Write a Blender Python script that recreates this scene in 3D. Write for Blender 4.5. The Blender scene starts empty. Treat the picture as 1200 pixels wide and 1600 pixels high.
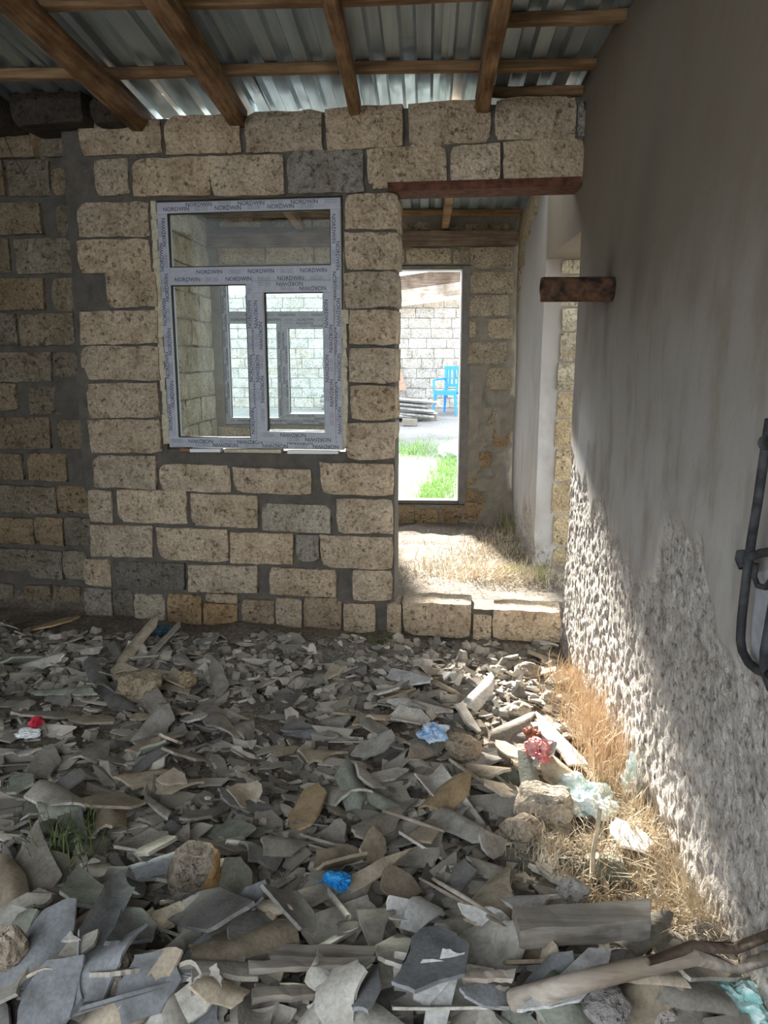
import bpy, math, random
import numpy as np
from mathutils import Vector, Matrix
random.seed(7); rng = np.random.default_rng(7)
S = bpy.context.scene; C = S.collection
R = math.radians

# ------------------------------------------------------------------ camera, sky, sun, exposure
F = 1220.0; PITCH = R(11.3); YAW = R(3.05); H = 1.45
cam_d = bpy.data.cameras.new('camera'); cam = bpy.data.objects.new('camera', cam_d); C.objects.link(cam)
cam.location = (0, 0, H); cam.rotation_euler = (math.pi/2 - PITCH, 0, YAW)
cam_d.sensor_fit = 'AUTO'; cam_d.sensor_width = 36; cam_d.lens = F/1600*36; cam_d.clip_start = 0.02
S.camera = cam
SKY = (0.86, 0.93, 1.0); SKY_STRENGTH = 1.0
SUN_STRENGTH = 11.0; SUN_TANAZ = 0.19; SUN_TANEL = 0.42
EXPOSURE = 2.0
w = bpy.data.worlds.new('world'); S.world = w; w.use_nodes = True
w.node_tree.nodes['Background'].inputs[0].default_value = (*SKY, 1)
w.node_tree.nodes['Background'].inputs[1].default_value = SKY_STRENGTH
sd = bpy.data.lights.new('sun', 'SUN'); so = bpy.data.objects.new('sun', sd); C.objects.link(so)
sd.energy = SUN_STRENGTH; sd.angle = R(5); sd.color = (1.0, 0.93, 0.82)
so.rotation_euler = Vector((SUN_TANAZ, -1, -SUN_TANEL)).to_track_quat('-Z', 'Y').to_euler()
so.location = (-3, 20, 9)
S.view_settings.view_transform = 'Standard'; S.view_settings.look = 'None'
S.view_settings.exposure = EXPOSURE; S.view_settings.gamma = 1.0
S.view_settings.use_curve_mapping = False
S.cycles.max_bounces = 10; S.cycles.diffuse_bounces = 6; S.cycles.transparent_max_bounces = 16
S.cycles.caustics_reflective = False; S.cycles.caustics_refractive = False
S.cycles.use_denoising = True

# ------------------------------------------------------------------ geometry of the place, measured from the photo
def ray(px, py):
    a = (px-600)/F; b = -(py-800)/F
    f = Vector((-math.sin(YAW)*math.cos(PITCH), math.cos(YAW)*math.cos(PITCH), -math.sin(PITCH)))
    u = Vector((-math.sin(YAW)*math.sin(PITCH), math.cos(YAW)*math.sin(PITCH), math.cos(PITCH)))
    r = Vector((math.cos(YAW), math.sin(YAW), 0))
    return f + a*r + b*u
EYE = Vector((0, 0, H))
def hit(px, py, p, n):
    d = ray(px, py); return EYE + d*((p-EYE).dot(n)/d.dot(n))
def onz(px, py, z): return hit(px, py, Vector((0, 0, z)), Vector((0, 0, 1)))
def ony(px, py, y): return hit(px, py, Vector((0, y, 0)), Vector((0, 1, 0)))
def onx(px, py, x): return hit(px, py, Vector((x, 0, 0)), Vector((1, 0, 0)))
RW = 0.71                       # right wall plane
FWY = 3.90                      # front wall at the right wall
BETA = R(5)
FARY = 6.40
ROOF_S = 0.068
def roof_z(y): return 2.70 + ROOF_S*(3.95-y)      # underside of the sheets
class Frame:
    def __init__(s, o, u, n): s.o = Vector(o); s.u = Vector(u).normalized(); s.n = Vector(n).normalized()
    def P(s, a, z, d=0): return s.o + s.u*a + s.n*d + Vector((0, 0, z))
    def px(s, x, y, d=0):
        p = hit(x, y, s.o+s.n*d, s.n) - s.o; return p.dot(s.u), p.z
    def ang(s): return math.atan2(s.u.y, s.u.x)
UF = Vector((math.cos(BETA), -math.sin(BETA), 0)); NF = Vector((-math.sin(BETA), -math.cos(BETA), 0))
FRONT = Frame((RW, FWY, 0), UF, NF)
LEFTF = Frame(Vector((RW, FWY, 0)) - NF*0.13, UF, NF)
FARF = Frame((0, FARY, 0), (1, 0, 0), (0, -1, 0))
COURT = Frame((0, 15.6, 0), (1, 0, 0), (0, -1, 0))

# ------------------------------------------------------------------ noise
def _h(ix, iy, seed):
    n = (ix*374761393 + iy*668265263 + seed*974711) & 0xffffffff
    n = ((n ^ (n >> 13))*1274126177) & 0xffffffff
    return ((n ^ (n >> 16)) & 0xffff)/65535.0
def vnoise(x, y, seed=0):
    x = np.asarray(x, float); y = np.asarray(y, float)
    ix = np.floor(x).astype(np.int64); iy = np.floor(y).astype(np.int64)
    fx = x-ix; fy = y-iy; fx = fx*fx*(3-2*fx); fy = fy*fy*(3-2*fy)
    a = _h(ix, iy, seed); b = _h(ix+1, iy, seed); c = _h(ix, iy+1, seed); d = _h(ix+1, iy+1, seed)
    return (a*(1-fx)+b*fx)*(1-fy) + (c*(1-fx)+d*fx)*fy
def fbm(x, y, octv=4, seed=0):
    t = 0; a = 0.5; s = 0
    for k in range(octv):
        t = t + a*vnoise(np.asarray(x)*2**k, np.asarray(y)*2**k, seed+k*17); s += a; a *= 0.5
    return t/s
def sstep(a, b, x):
    t = np.clip((np.asarray(x)-a)/(b-a), 0, 1); return t*t*(3-2*t)

# ------------------------------------------------------------------ materials
class NT:
    def __init__(s, name):
        s.m = bpy.data.materials.new(name); s.m.use_nodes = True; s.t = s.m.node_tree; s.b = s.t.nodes['Principled BSDF']
        s.b.inputs['Specular IOR Level'].default_value = 0.25
        s.pos = s.t.nodes.new('ShaderNodeNewGeometry').outputs['Position']
    def n(s, ty, **kw):
        x = s.t.nodes.new(ty)
        for k, v in kw.items(): setattr(x, k, v)
        return x
    def L(s, a, b): s.t.links.new(a, b)
    def noise(s, scale, detail=4, rough=0.55, vec=None, stretch=None):
        v = vec or s.pos
        if stretch:
            mp = s.n('ShaderNodeMapping'); mp.inputs['Scale'].default_value = stretch; s.L(v, mp.inputs['Vector']); v = mp.outputs[0]
        x = s.n('ShaderNodeTexNoise'); x.inputs['Scale'].default_value = scale; x.inputs['Detail'].default_value = detail
        x.inputs['Roughness'].default_value = rough; s.L(v, x.inputs['Vector']); return x.outputs['Fac']
    def voro(s, scale, vec=None):
        x = s.n('ShaderNodeTexVoronoi'); x.inputs['Scale'].default_value = scale; s.L(vec or s.pos, x.inputs['Vector']); return x.outputs['Distance']
    def ramp(s, fac, *stops):
        x = s.n('ShaderNodeValToRGB'); e = x.color_ramp.elements
        while len(e) < len(stops): e.new(0.5)
        for k, (p, c) in enumerate(stops):
            e[k].position = p; e[k].color = (*c, 1) if len(c) == 3 else c
        s.L(fac, x.inputs[0]); return x.outputs[0]
    def mix(s, fac, a, b, mode='MIX'):
        x = s.n('ShaderNodeMix', data_type='RGBA', blend_type=mode)
        for sock, v in ((x.inputs[0], fac), (x.inputs[6], a), (x.inputs[7], b)):
            if isinstance(v, (int, float)): sock.default_value = v
            elif isinstance(v, tuple): sock.default_value = (*v, 1)
            else: s.L(v, sock)
        return x.outputs[2]
    def math(s, op, a, b=0.0):
        x = s.n('ShaderNodeMath', operation=op)
        for sock, v in ((x.inputs[0], a), (x.inputs[1], b)):
            if isinstance(v, (int, float)): sock.default_value = v
            else: s.L(v, sock)
        return x.outputs[0]
    def ocol(s): return s.n('ShaderNodeObjectInfo').outputs['Color']
    def attr(s, name): return s.n('ShaderNodeAttribute', attribute_name=name).outputs['Fac']
    def base(s, c):
        if isinstance(c, tuple): s.b.inputs['Base Color'].default_value = (*c, 1)
        else: s.L(c, s.b.inputs['Base Color'])
    def rough(s, v):
        if isinstance(v, (int, float)): s.b.inputs['Roughness'].default_value = v
        else: s.L(v, s.b.inputs['Roughness'])
    def bump(s, h, strength=0.5, dist=0.01):
        x = s.n('ShaderNodeBump'); x.inputs['Strength'].default_value = strength; x.inputs['Distance'].default_value = dist
        s.L(h, x.inputs['Height']); s.L(x.outputs[0], s.b.inputs['Normal'])
G = lambda v: (v, v, v)
def m_stone():
    k = NT('limestone'); k.rough(0.95)
    big = k.noise(9, 5); fine = k.noise(70, 4, 0.7); pit = k.voro(55); pit2 = k.noise(38, 3, 0.6)
    c = k.mix(1.0, k.ocol(), k.ramp(big, (0.3, (0.74, 0.70, 0.64)), (0.55, G(1.0)), (0.75, (1.18, 1.16, 1.1))), 'MULTIPLY')
    c = k.mix(1.0, c, k.ramp(fine, (0.32, (0.62, 0.59, 0.55)), (0.5, G(1.0)), (0.7, (1.2, 1.2, 1.18))), 'MULTIPLY')
    c = k.mix(1.0, c, k.ramp(pit2, (0.27, (0.45, 0.4, 0.35)), (0.37, G(1.0))), 'MULTIPLY')
    k.base(c)
    h = k.math('ADD', k.math('MULTIPLY', fine, 0.7), k.math('ADD', k.math('MULTIPLY', k.ramp(pit2, (0.28, G(0)), (0.44, G(1))), 0.9), k.math('MULTIPLY', pit, 0.5)))
    k.bump(h, 1.0, 0.016); return k.m
def m_mortar(name, c0, c1, sc=14):
    k = NT(name); k.rough(0.97); a = k.noise(sc, 6); f = k.noise(90, 3)
    k.base(k.mix(a, c0, c1)); k.bump(k.math('ADD', k.math('MULTIPLY', a, 1.0), k.math('MULTIPLY', f, 0.4)), 0.7, 0.012); return k.m
def m_plaster():
    k = NT('old_plaster'); k.rough(0.93)
    st = k.noise(2.2, 6, 0.6, stretch=(1, 1.2, 0.8)); st2 = k.noise(6, 5, 0.6, stretch=(1, 1.5, 0.6)); f = k.noise(60, 4)
    c = k.ramp(st, (0.3, (0.27, 0.25, 0.225)), (0.5, (0.37, 0.355, 0.335)), (0.7, (0.44, 0.43, 0.415)))
    c = k.mix(1.0, c, k.ramp(st2, (0.3, (0.72, 0.69, 0.63)), (0.5, G(1.0)), (0.72, G(1.08))), 'MULTIPLY')
    z = k.n('ShaderNodeSeparateXYZ'); k.L(k.pos, z.inputs[0])
    stain_shade = k.ramp(k.math('ADD', k.math('MULTIPLY', z.outputs[2], 0.4), k.math('MULTIPLY', st, 0.5)), (0.66, G(0)), (1.12, G(1)))  # darker with height: roof shade put into the colour, together with brown stains
    c = k.mix(k.math('MULTIPLY', stain_shade, 0.9), c, (0.15, 0.122, 0.085))
    rg = k.attr('worn'); pit = k.noise(48, 4, 0.65); wn = k.noise(11, 5, 0.6)
    worn = k.mix(k.ramp(wn, (0.35, G(0)), (0.65, G(1))), (0.29, 0.265, 0.24), (0.47, 0.445, 0.415))
    worn = k.mix(1.0, worn, k.ramp(pit, (0.33, (0.33, 0.3, 0.28)), (0.47, G(1.0)), (0.7, G(1.25))), 'MULTIPLY')
    c = k.mix(rg, c, worn)
    c = k.mix(k.attr('pale'), c, (0.52, 0.53, 0.54))
    c = k.mix(k.attr('soot'), c, (0.03, 0.026, 0.022))
    k.base(c)
    h = k.math('ADD', k.math('MULTIPLY', f, 0.12), k.math('MULTIPLY', k.math('MULTIPLY', pit, rg), 1.6))
    k.bump(k.math('ADD', h, k.math('MULTIPLY', st2, 0.25)), 0.7, 0.012); return k.m
def m_slate(name='asbestos_slate', g=1.0):
    k = NT(name); k.rough(0.9); a = k.noise(16, 5); f = k.noise(110, 3)
    c = k.mix(1.0, k.ocol(), k.ramp(a, (0.3, (0.62, 0.6, 0.57)), (0.52, G(1)), (0.75, G(1.22))), 'MULTIPLY')
    c = k.mix(1.0, c, k.ramp(f, (0.3, G(0.82*g)), (0.6, G(1.08*g))), 'MULTIPLY'); k.base(c)
    k.bump(k.math('ADD', f, k.math('MULTIPLY', a, 0.6)), 0.35, 0.004); return k.m
def m_rubble():
    k = NT('rubble_chips'); k.rough(0.95); a = k.n('ShaderNodeNewGeometry').outputs['Random Per Island']; b = k.noise(7, 4); f = k.noise(120, 3)
    c = k.ramp(a, (0.0, (0.12, 0.112, 0.10)), (0.35, (0.26, 0.24, 0.205)), (0.7, (0.37, 0.34, 0.29)), (1.0, (0.56, 0.52, 0.45)))
    c = k.mix(1.0, c, k.ramp(b, (0.35, G(0.75)), (0.65, G(1.15))), 'MULTIPLY'); k.base(c); k.bump(f, 0.4, 0.005); return k.m
def m_dirt():
    k = NT('dusty_dirt'); k.rough(1.0); a = k.noise(3, 6); f = k.noise(50, 5, 0.7); s = k.noise(140, 3)
    c = k.ramp(f, (0.3, (0.10, 0.085, 0.07)), (0.5, (0.21, 0.185, 0.155)), (0.7, (0.36, 0.325, 0.28)))
    c = k.mix(1.0, c, k.ramp(a, (0.3, (0.7, 0.66, 0.62)), (0.65, (1.15, 1.12, 1.08))), 'MULTIPLY'); k.base(c)
    k.bump(k.math('ADD', f, k.math('MULTIPLY', s, 0.4)), 0.8, 0.02); return k.m
def m_yard():
    k = NT('yard_earth'); k.rough(1.0); a = k.noise(1.3, 6); f = k.noise(25, 5, 0.7)
    c = k.ramp(a, (0.3, (0.24, 0.235, 0.225)), (0.6, (0.36, 0.355, 0.345)))
    c = k.mix(1.0, c, k.ramp(f, (0.3, G(0.7)), (0.65, G(1.15))), 'MULTIPLY'); k.base(c); k.bump(f, 0.7, 0.03); return k.m
def m_wood(name, c0, c1, scale=1.0, ax='y', sc=(1, 1, 1)):
    k = NT(name); k.rough(0.85); st = {'x': (0.06, 1, 1), 'y': (1, 0.06, 1), 'z': (1, 1, 0.06)}[ax]
    g = k.noise(55*scale, 5, 0.6, stretch=st); b = k.noise(4*scale, 4)
    c = k.mix(k.ramp(g, (0.3, G(0)), (0.68, G(1))), c0, c1)
    c = k.mix(1.0, c, k.ramp(b, (0.35, (0.55, 0.5, 0.45)), (0.6, G(1.05))), 'MULTIPLY'); k.base(c); k.bump(g, 0.5, 0.004); return k.m
def m_roof():
    k = NT('galvanised_sheet'); k.b.inputs['Metallic'].default_value = 0.75
    a = k.noise(5, 4, stretch=(3, 0.25, 1)); f = k.noise(30, 3, stretch=(1, 0.3, 1))
    k.base(k.ramp(a, (0.3, (0.34, 0.41, 0.45)), (0.65, (0.56, 0.66, 0.71)))); k.rough(k.ramp(f, (0.3, G(0.28)), (0.7, G(0.45)))); return k.m
def m_rust(name, c0, c1):
    k = NT(name); k.rough(0.85); a = k.noise(25, 5); f = k.noise(90, 3)
    k.base(k.mix(k.ramp(a, (0.35, G(0)), (0.65, G(1))), c0, c1)); k.bump(f, 0.5, 0.004); return k.m
def m_plain(name, c, rough=0.5, spec=0.4, noise=0.0, sc=20):
    k = NT(name); k.rough(rough); k.b.inputs['Specular IOR Level'].default_value = spec
    if noise: k.base(k.mix(1.0, c, k.ramp(k.noise(sc, 4), (0.3, G(1-noise)), (0.7, G(1+noise*0.6))), 'MULTIPLY'))
    else: k.base(c)
    return k.m
def m_glass():
    k = NT('window_glass'); t = k.t
    tr = k.n('ShaderNodeBsdfTransparent'); tr.inputs[0].default_value = (0.93, 0.97, 0.97, 1)
    gl = k.n('ShaderNodeBsdfGlossy'); gl.inputs['Roughness'].default_value = 0.03
    fr = k.n('ShaderNodeFresnel'); fr.inputs[0].default_value = 1.5
    mx = k.n('ShaderNodeMixShader'); k.L(k.math('MULTIPLY', fr.outputs[0], 0.25), mx.inputs[0]); k.L(tr.outputs[0], mx.inputs[1]); k.L(gl.outputs[0], mx.inputs[2])
    k.L(mx.outputs[0], t.nodes['Material Output'].inputs[0]); return k.m
def m_bag(name, c0, c1):
    k = NT(name); k.rough(0.35); a = k.noise(30, 4); k.base(k.mix(k.ramp(a, (0.4, G(0)), (0.6, G(1))), c0, c1))
    k.b.inputs['Subsurface Weight'].default_value = 0.15; k.b.inputs['Subsurface Radius'].default_value = (0.02, 0.02, 0.02); return k.m
def m_blade(name, c0, c1):
    k = NT(name); k.rough(0.8); k.base(k.mix(k.ramp(k.noise(25, 3), (0.35, G(0)), (0.65, G(1))), c0, c1)); return k.m
M = dict(stone=m_stone(), mortar=m_mortar('mortar', (0.06, 0.054, 0.048), (0.17, 0.155, 0.132)),
         mortar2=m_mortar('pale_mortar', (0.17, 0.155, 0.13), (0.36, 0.335, 0.285)), plaster=m_plaster(), slate=m_slate(), slate_edge=m_slate('slate_fracture', 1.3), rubble=m_rubble(),
         dirt=m_dirt(), yard=m_yard(), rafter=m_wood('rafter_wood', (0.12, 0.066, 0.03), (0.36, 0.225, 0.12)),
         purlin=m_wood('purlin_wood', (0.15, 0.09, 0.045), (0.38, 0.25, 0.14), ax='x'), lath=m_wood('grey_wood', (0.2, 0.185, 0.165), (0.42, 0.39, 0.345), ax='x'),
         beam=m_wood('brown_beam', (0.13, 0.095, 0.07), (0.27, 0.21, 0.165), ax='x'), pole=m_wood('bleached_wood', (0.33, 0.28, 0.23), (0.56, 0.5, 0.43), ax='x'),
         roof=m_roof(), rust=m_rust('rusty_steel', (0.055, 0.026, 0.016), (0.15, 0.062, 0.036)), soot=m_rust('sooty_pipe', (0.014, 0.011, 0.009), (0.13, 0.065, 0.036)),
         iron=m_rust('black_iron', (0.022, 0.022, 0.024), (0.06, 0.06, 0.065)), pvc=m_plain('white_pvc', (0.52, 0.54, 0.58), 0.4),
         film=m_plain('printed_film', (0.40, 0.42, 0.485), 0.4, 0.3, 0.12, 60), ink=m_plain('film_ink', (0.035, 0.04, 0.075), 0.5), glass=m_glass(),
         foam=m_plain('mounting_foam', (0.55, 0.5, 0.38), 0.9, 0.2, 0.3, 40), white=m_plain('white_plastic', (0.75, 0.76, 0.77), 0.5),
         tile=m_plain('red_tile', (0.30, 0.13, 0.09), 0.8, 0.2, 0.2), chair=m_plain('blue_plastic', (0.05, 0.33, 0.86), 0.4), gasket=m_plain('black_gasket', (0.01, 0.01, 0.012), 0.6),
         bag_teal=m_bag('teal_bag', (0.50, 0.68, 0.67), (0.85, 0.88, 0.88)), bag_deep=m_bag('turquoise_bag', (0.30, 0.55, 0.53), (0.66, 0.80, 0.78)),
         bag_blue=m_bag('pale_blue_bag', (0.16, 0.36, 0.68), (0.66, 0.76, 0.85)), bag_bright=m_bag('bright_blue_bag', (0.015, 0.22, 0.60), (0.04, 0.36, 0.75)),
         bag_dark=m_bag('dark_blue_bag', (0.03, 0.075, 0.11), (0.06, 0.13, 0.17)), rag=m_bag('pink_rag', (0.55, 0.12, 0.13), (0.72, 0.38, 0.36)),
         red=m_bag('red_scrap', (0.45, 0.02, 0.05), (0.6, 0.06, 0.09)), straw=m_blade('dry_straw', (0.38, 0.31, 0.215), (0.66, 0.575, 0.44)),
         rustgrass=m_blade('reddish_dry_grass', (0.37, 0.26, 0.16), (0.62, 0.50, 0.36)), green=m_blade('green_grass', (0.17, 0.33, 0.09), (0.36, 0.52, 0.22)),
         weed=m_blade('dull_weed', (0.06, 0.09, 0.03), (0.14, 0.17, 0.06)), ochre_face=m_mortar('ochre_stone', (0.30, 0.17, 0.07), (0.46, 0.31, 0.16), 25), wire=m_plain('thin_wire', (0.02, 0.02, 0.02), 0.6))

# ------------------------------------------------------------------ object helpers
def mesh(name, v, f, mat=None, smooth=False):
    me = bpy.data.meshes.new(name); me.from_pydata([tuple(p) for p in v], [], f); me.update()
    if mat: me.materials.append(M[mat] if isinstance(mat, str) else mat)
    if smooth: me.polygons.foreach_set('use_smooth', [True]*len(me.polygons))
    return me
def obj(name, me, parent=None, loc=None, rot=None, scale=None, color=None):
    o = bpy.data.objects.new(name, me); C.objects.link(o)
    if parent: o.parent = parent
    if loc is not None: o.location = loc
    if rot is not None: o.rotation_euler = rot
    if scale is not None: o.scale = scale
    if color: o.color = (*color, 1)
    return o
def tag(o, label, cat, group=None):
    o['label'] = label; o['category'] = cat
    if group: o['group'] = group
    return o
def struct(o, label=None, cat=None):
    o['kind'] = 'structure'
    if label: o['label'] = label
    if cat: o['category'] = cat
    return o
def empty(name, loc=(0, 0, 0), rz=0):
    o = bpy.data.objects.new(name, None); C.objects.link(o); o.location = loc; o.rotation_euler = (0, 0, rz); return o
class MB:
    def __init__(s): s.v = []; s.f = []
    def add(s, v, f):
        k = len(s.v); s.v += [tuple(p) for p in v]; s.f += [tuple(i+k for i in q) for q in f]; return s
    def box(s, c, d, T=None, jit=0):
        x, y, z = d[0]/2, d[1]/2, d[2]/2
        v = [Vector((c[0]+a*x+random.uniform(-jit, jit), c[1]+b*y+random.uniform(-jit, jit), c[2]+e*z+random.uniform(-jit, jit))) for a in (-1, 1) for b in (-1, 1) for e in (-1, 1)]
        if T: v = [T @ p for p in v]
        return s.add(v, [(0, 1, 3, 2), (4, 6, 7, 5), (0, 4, 5, 1), (2, 3, 7, 6), (0, 2, 6, 4), (1, 5, 7, 3)])
    def tube(s, pts, rad, n=8, cap=True):
        pts = [Vector(p) for p in pts]; k = len(pts); rad = rad if isinstance(rad, (list, tuple)) else [rad]*k
        vs = []; fs = []; a = None
        for i, p in enumerate(pts):
            t = (pts[min(i+1, k-1)]-pts[max(i-1, 0)]).normalized()
            if a is None:
                a = t.cross(Vector((0, 0, 1)))
                if a.length < 0.2: a = t.cross(Vector((1, 0, 0)))
            else: a = a-t*a.dot(t)
            a = a.normalized(); b = t.cross(a)
            vs += [p+(a*math.cos(q)+b*math.sin(q))*rad[i] for q in (2*math.pi*j/n for j in range(n))]
        for i in range(k-1):
            fs += [(i*n+j, i*n+(j+1) % n, (i+1)*n+(j+1) % n, (i+1)*n+j) for j in range(n)]
        if cap: fs += [tuple(range(n)), tuple(reversed(range((k-1)*n, k*n)))]
        return s.add(vs, fs)
    def build(s, name, mat, parent=None, smooth=False, **kw): return obj(name, mesh(name, s.v, s.f, mat, smooth), parent, **kw)
def slab(name, fr, sl, zl, mask, disp, thick, mat, attrs=None):
    """wall core: front face follows disp(s,z) (metres out of the plane), flat back, openings where mask is False"""
    sl = np.asarray(sl); zl = np.asarray(zl); ns, nz = len(sl), len(zl)
    SS, ZZ = np.meshgrid(sl, zl, indexing='ij'); D = disp(SS, ZZ)
    o = np.array(fr.o); u = np.array(fr.u); n = np.array(fr.n)
    def pts(D): return o + SS[..., None]*u + D[..., None]*n + ZZ[..., None]*np.array((0, 0, 1))
    V = np.concatenate([pts(D).reshape(-1, 3), pts(np.full_like(SS, -thick)).reshape(-1, 3)]); N = ns*nz
    ms = mask((SS[:-1, :-1]+SS[1:, 1:])/2, (ZZ[:-1, :-1]+ZZ[1:, 1:])/2)
    idx = np.arange(N).reshape(ns, nz); f = []
    I, J = np.nonzero(ms)
    for i, j in zip(I.tolist(), J.tolist()):
        a, b, c, d = int(idx[i, j]), int(idx[i+1, j]), int(idx[i+1, j+1]), int(idx[i, j+1])
        f.append((a, b, c, d)); f.append((a+N, d+N, c+N, b+N))
        if i == 0 or not ms[i-1, j]: f.append((a, d, d+N, a+N))
        if i == ns-2 or not ms[i+1, j]: f.append((b, b+N, c+N, c))
        if j == 0 or not ms[i, j-1]: f.append((a, a+N, b+N, b))
        if j == nz-2 or not ms[i, j+1]: f.append((d, c, c+N, d+N))
    me = bpy.data.meshes.new(name); me.from_pydata(V.tolist(), [], f); me.update(); me.materials.append(M[mat])
    for k, fn in (attrs or {}).items():
        at = me.attributes.new(k, 'FLOAT', 'POINT'); val = fn(SS, ZZ).reshape(-1); at.data.foreach_set('value', np.concatenate([val, val*0]).astype(np.float32))
    return obj(name, me)

# bricks: shared rough-hewn meshes, unit size, front face at y = 0 (towards -y), body behind it
def brick_mesh(seed, aspect, nx, nz, rough=0.030, chip=0.5):
    r = random.Random(seed); v = []; f = []
    bx, bz = 0.016/0.38*(2 if aspect < 1.5 else 1), 0.016/0.18
    cc = {(a, b): (r.uniform(0.2, 1.0) if r.random() < chip else 0.0) for a in (0, 1) for b in (0, 1)}
    ti, le = r.uniform(-.02, .02), r.uniform(-.015, .015)
    def co(i, k):
        x = -0.5+i/nx; z = -0.5+k/nz
        e = 0
        if i in (0, nx): e += 1
        if k in (0, nz): e += 1
        jx = r.uniform(-1, 1)*0.011*(2/aspect if aspect > 1.5 else 1.3); jz = r.uniform(-1, 1)*0.022
        y = r.uniform(-1, 1)*rough*0.22
        if e == 1: y += 0.028
        if e == 2:
            q = cc[(int(i > 0), int(k > 0))]; y += 0.04+0.14*q; x -= math.copysign(0.016*q, x); z -= math.copysign(0.045*q, z)
        return (x+jx+ti*z, y, z+jz+le*x*2)
    for i in range(nx+1):
        for k in range(nz+1): v.append(co(i, k))
    id = lambda i, k: i*(nz+1)+k
    for i in range(nx):
        for k in range(nz): f.append((id(i, k), id(i+1, k), id(i+1, k+1), id(i, k+1)))
    ring = [id(i, 0) for i in range(nx+1)] + [id(nx, k) for k in range(1, nz+1)] + [id(i, nz) for i in range(nx-1, -1, -1)] + [id(0, k) for k in range(nz-1, 0, -1)]
    n0 = len(v)
    m_ = len(ring)
    for q in ring: v.append(v[q])
    for q in ring: v.append((v[q][0], 1.0, v[q][2]))
    for a in range(m_):
        b = (a+1) % m_; f.append((n0+b, n0+a, n0+m_+a, n0+m_+b))
    f.append(tuple(range(n0+m_, n0+2*m_)))
    me = mesh('brick', v, f, 'stone', True)
    return me
BL = [brick_mesh(100+i, 2, 7, 4) for i in range(9)]; BS = [brick_mesh(200+i, 1, 4, 4, chip=0.8) for i in range(7)]
BT = [brick_mesh(300+i, 2, 4, 3, 0.02, 0.25) for i in range(5)]
LIME = (0.54, 0.445, 0.33)
def tint(base, j=0.13, warm=0.028):
    k = 1+random.uniform(-j, j); q = random.uniform(-warm, warm)
    return (base[0]*k*(1+q), base[1]*k, base[2]*k*(1-q*1.5))
def brick(wall, fr, s0, s1, z0, z1, out=0.0, depth=0.14, col=None, simple=False, rot=0):
    L = s1-s0; h = z1-z0
    me = random.choice(BT if simple else (BL if L > 1.45*h else BS))
    o = obj('brick', me, wall, fr.P((s0+s1)/2, (z0+z1)/2, out), (0, rot, math.atan2(fr.u.y, fr.u.x)), (L, depth, h), col or tint(LIME))
    if fr.n.cross(fr.u).z < 0 and False: pass
    return o
def brick_px(wall, fr, x0, x1, y0, y1, out=0.0, depth=0.14, col=None, grow=0.0):
    xm, ym = (x0+x1)/2, (y0+y1)/2
    a = fr.px(x0, ym, out)[0]; b = fr.px(x1, ym, out)[0]; t = fr.px(xm, y0, out)[1]; c = fr.px(xm, y1, out)[1]
    return brick(wall, fr, a-grow, b+grow, c-grow, t+grow, out, depth, col, rot=random.uniform(-0.008, 0.008))
def courses(wall, fr, s0, s1, z0, z1, pitch, length, skip, out=0.0, depth=0.12, base=LIME, j=0.12, simple=True, off=0.0):
    k = 0; z = z0
    while z < z1-0.05:
        zt = min(z+pitch, z1); s = s0 - (0.5*length if k % 2 else 0) - off
        while s < s1:
            L = length*random.uniform(0.88, 1.1); a, b = max(s, s0), min(s+L, s1); s += L
            for (p, q) in cut(a, b, (z+zt)/2, skip):
                if q-p > 0.05: brick(wall, fr, p+0.006, q-0.006, z+0.006, zt-0.007, out+random.uniform(-.006, .004), depth, tint(base, j), simple)
        z += pitch; k += 1
def cut(a, b, zm, skip):
    seg = [(a, b)]
    for (x0, x1, y0, y1) in skip:
        if y0 < zm < y1:
            ns = []
            for p, q in seg:
                if q <= x0 or p >= x1: ns.append((p, q))
                else:
                    if p < x0: ns.append((p, x0))
                    if q > x1: ns.append((x1, q))
            seg = ns
    return seg

# ------------------------------------------------------------------ floor, ground
def heap(x, y):
    b = 0.0 + 0.055*sstep(3.6, 1.5, y) + 0.04*sstep(-0.4, -1.6, x)*sstep(4.2, 3.2, y)
    b = b - 0.03*sstep(3.2, 3.8, y)*sstep(-0.6, 0.4, x)
    ver = sstep(3.98, 4.12, y + (np.asarray(x)-RW)*math.tan(BETA))
    return b*(1-ver) + ver*(0.13-0.05*sstep(4.3, 6.2, y))
def floor_z(x, y): return heap(x, y) + (fbm(np.asarray(x)*5, np.asarray(y)*5, 4, 3)-0.5)*0.06
xs = np.arange(-3.2, 1.75, 0.035); ys = np.arange(-1.9, 6.45, 0.035); XX, YY = np.meshgrid(xs, ys, indexing='ij')
ZZ = floor_z(XX, YY) + (fbm(XX*30, YY*30, 3, 9)-0.5)*0.018
nx, ny = XX.shape; ii = np.arange(nx*ny).reshape(nx, ny)
fl = obj('floor', mesh('floor', np.stack([XX, YY, ZZ], -1).reshape(-1, 3).tolist(),
         np.stack([ii[:-1, :-1], ii[1:, :-1], ii[1:, 1:], ii[:-1, 1:]], -1).reshape(-1, 4).tolist(), 'dirt', True)); struct(fl)
def yard_z(x, y): return np.where(np.asarray(y) > 6.3, 0.12+0.033*(np.asarray(y)-6.4), -0.12) + 0*np.asarray(x)
gx = np.linspace(-30, 30, 61); gy = np.array([-30, -20, -12, -8, -5, -3, 0, 3, 6.25, 6.45] + list(np.arange(7, 17, 0.4)) + [18, 22, 30])
GX, GY = np.meshgrid(gx, gy, indexing='ij'); GZ = yard_z(GX, GY) + (fbm(GX*1.1, GY*1.1, 3, 5)-0.5)*0.05
a, b = GX.shape; ii = np.arange(a*b).reshape(a, b)
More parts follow.
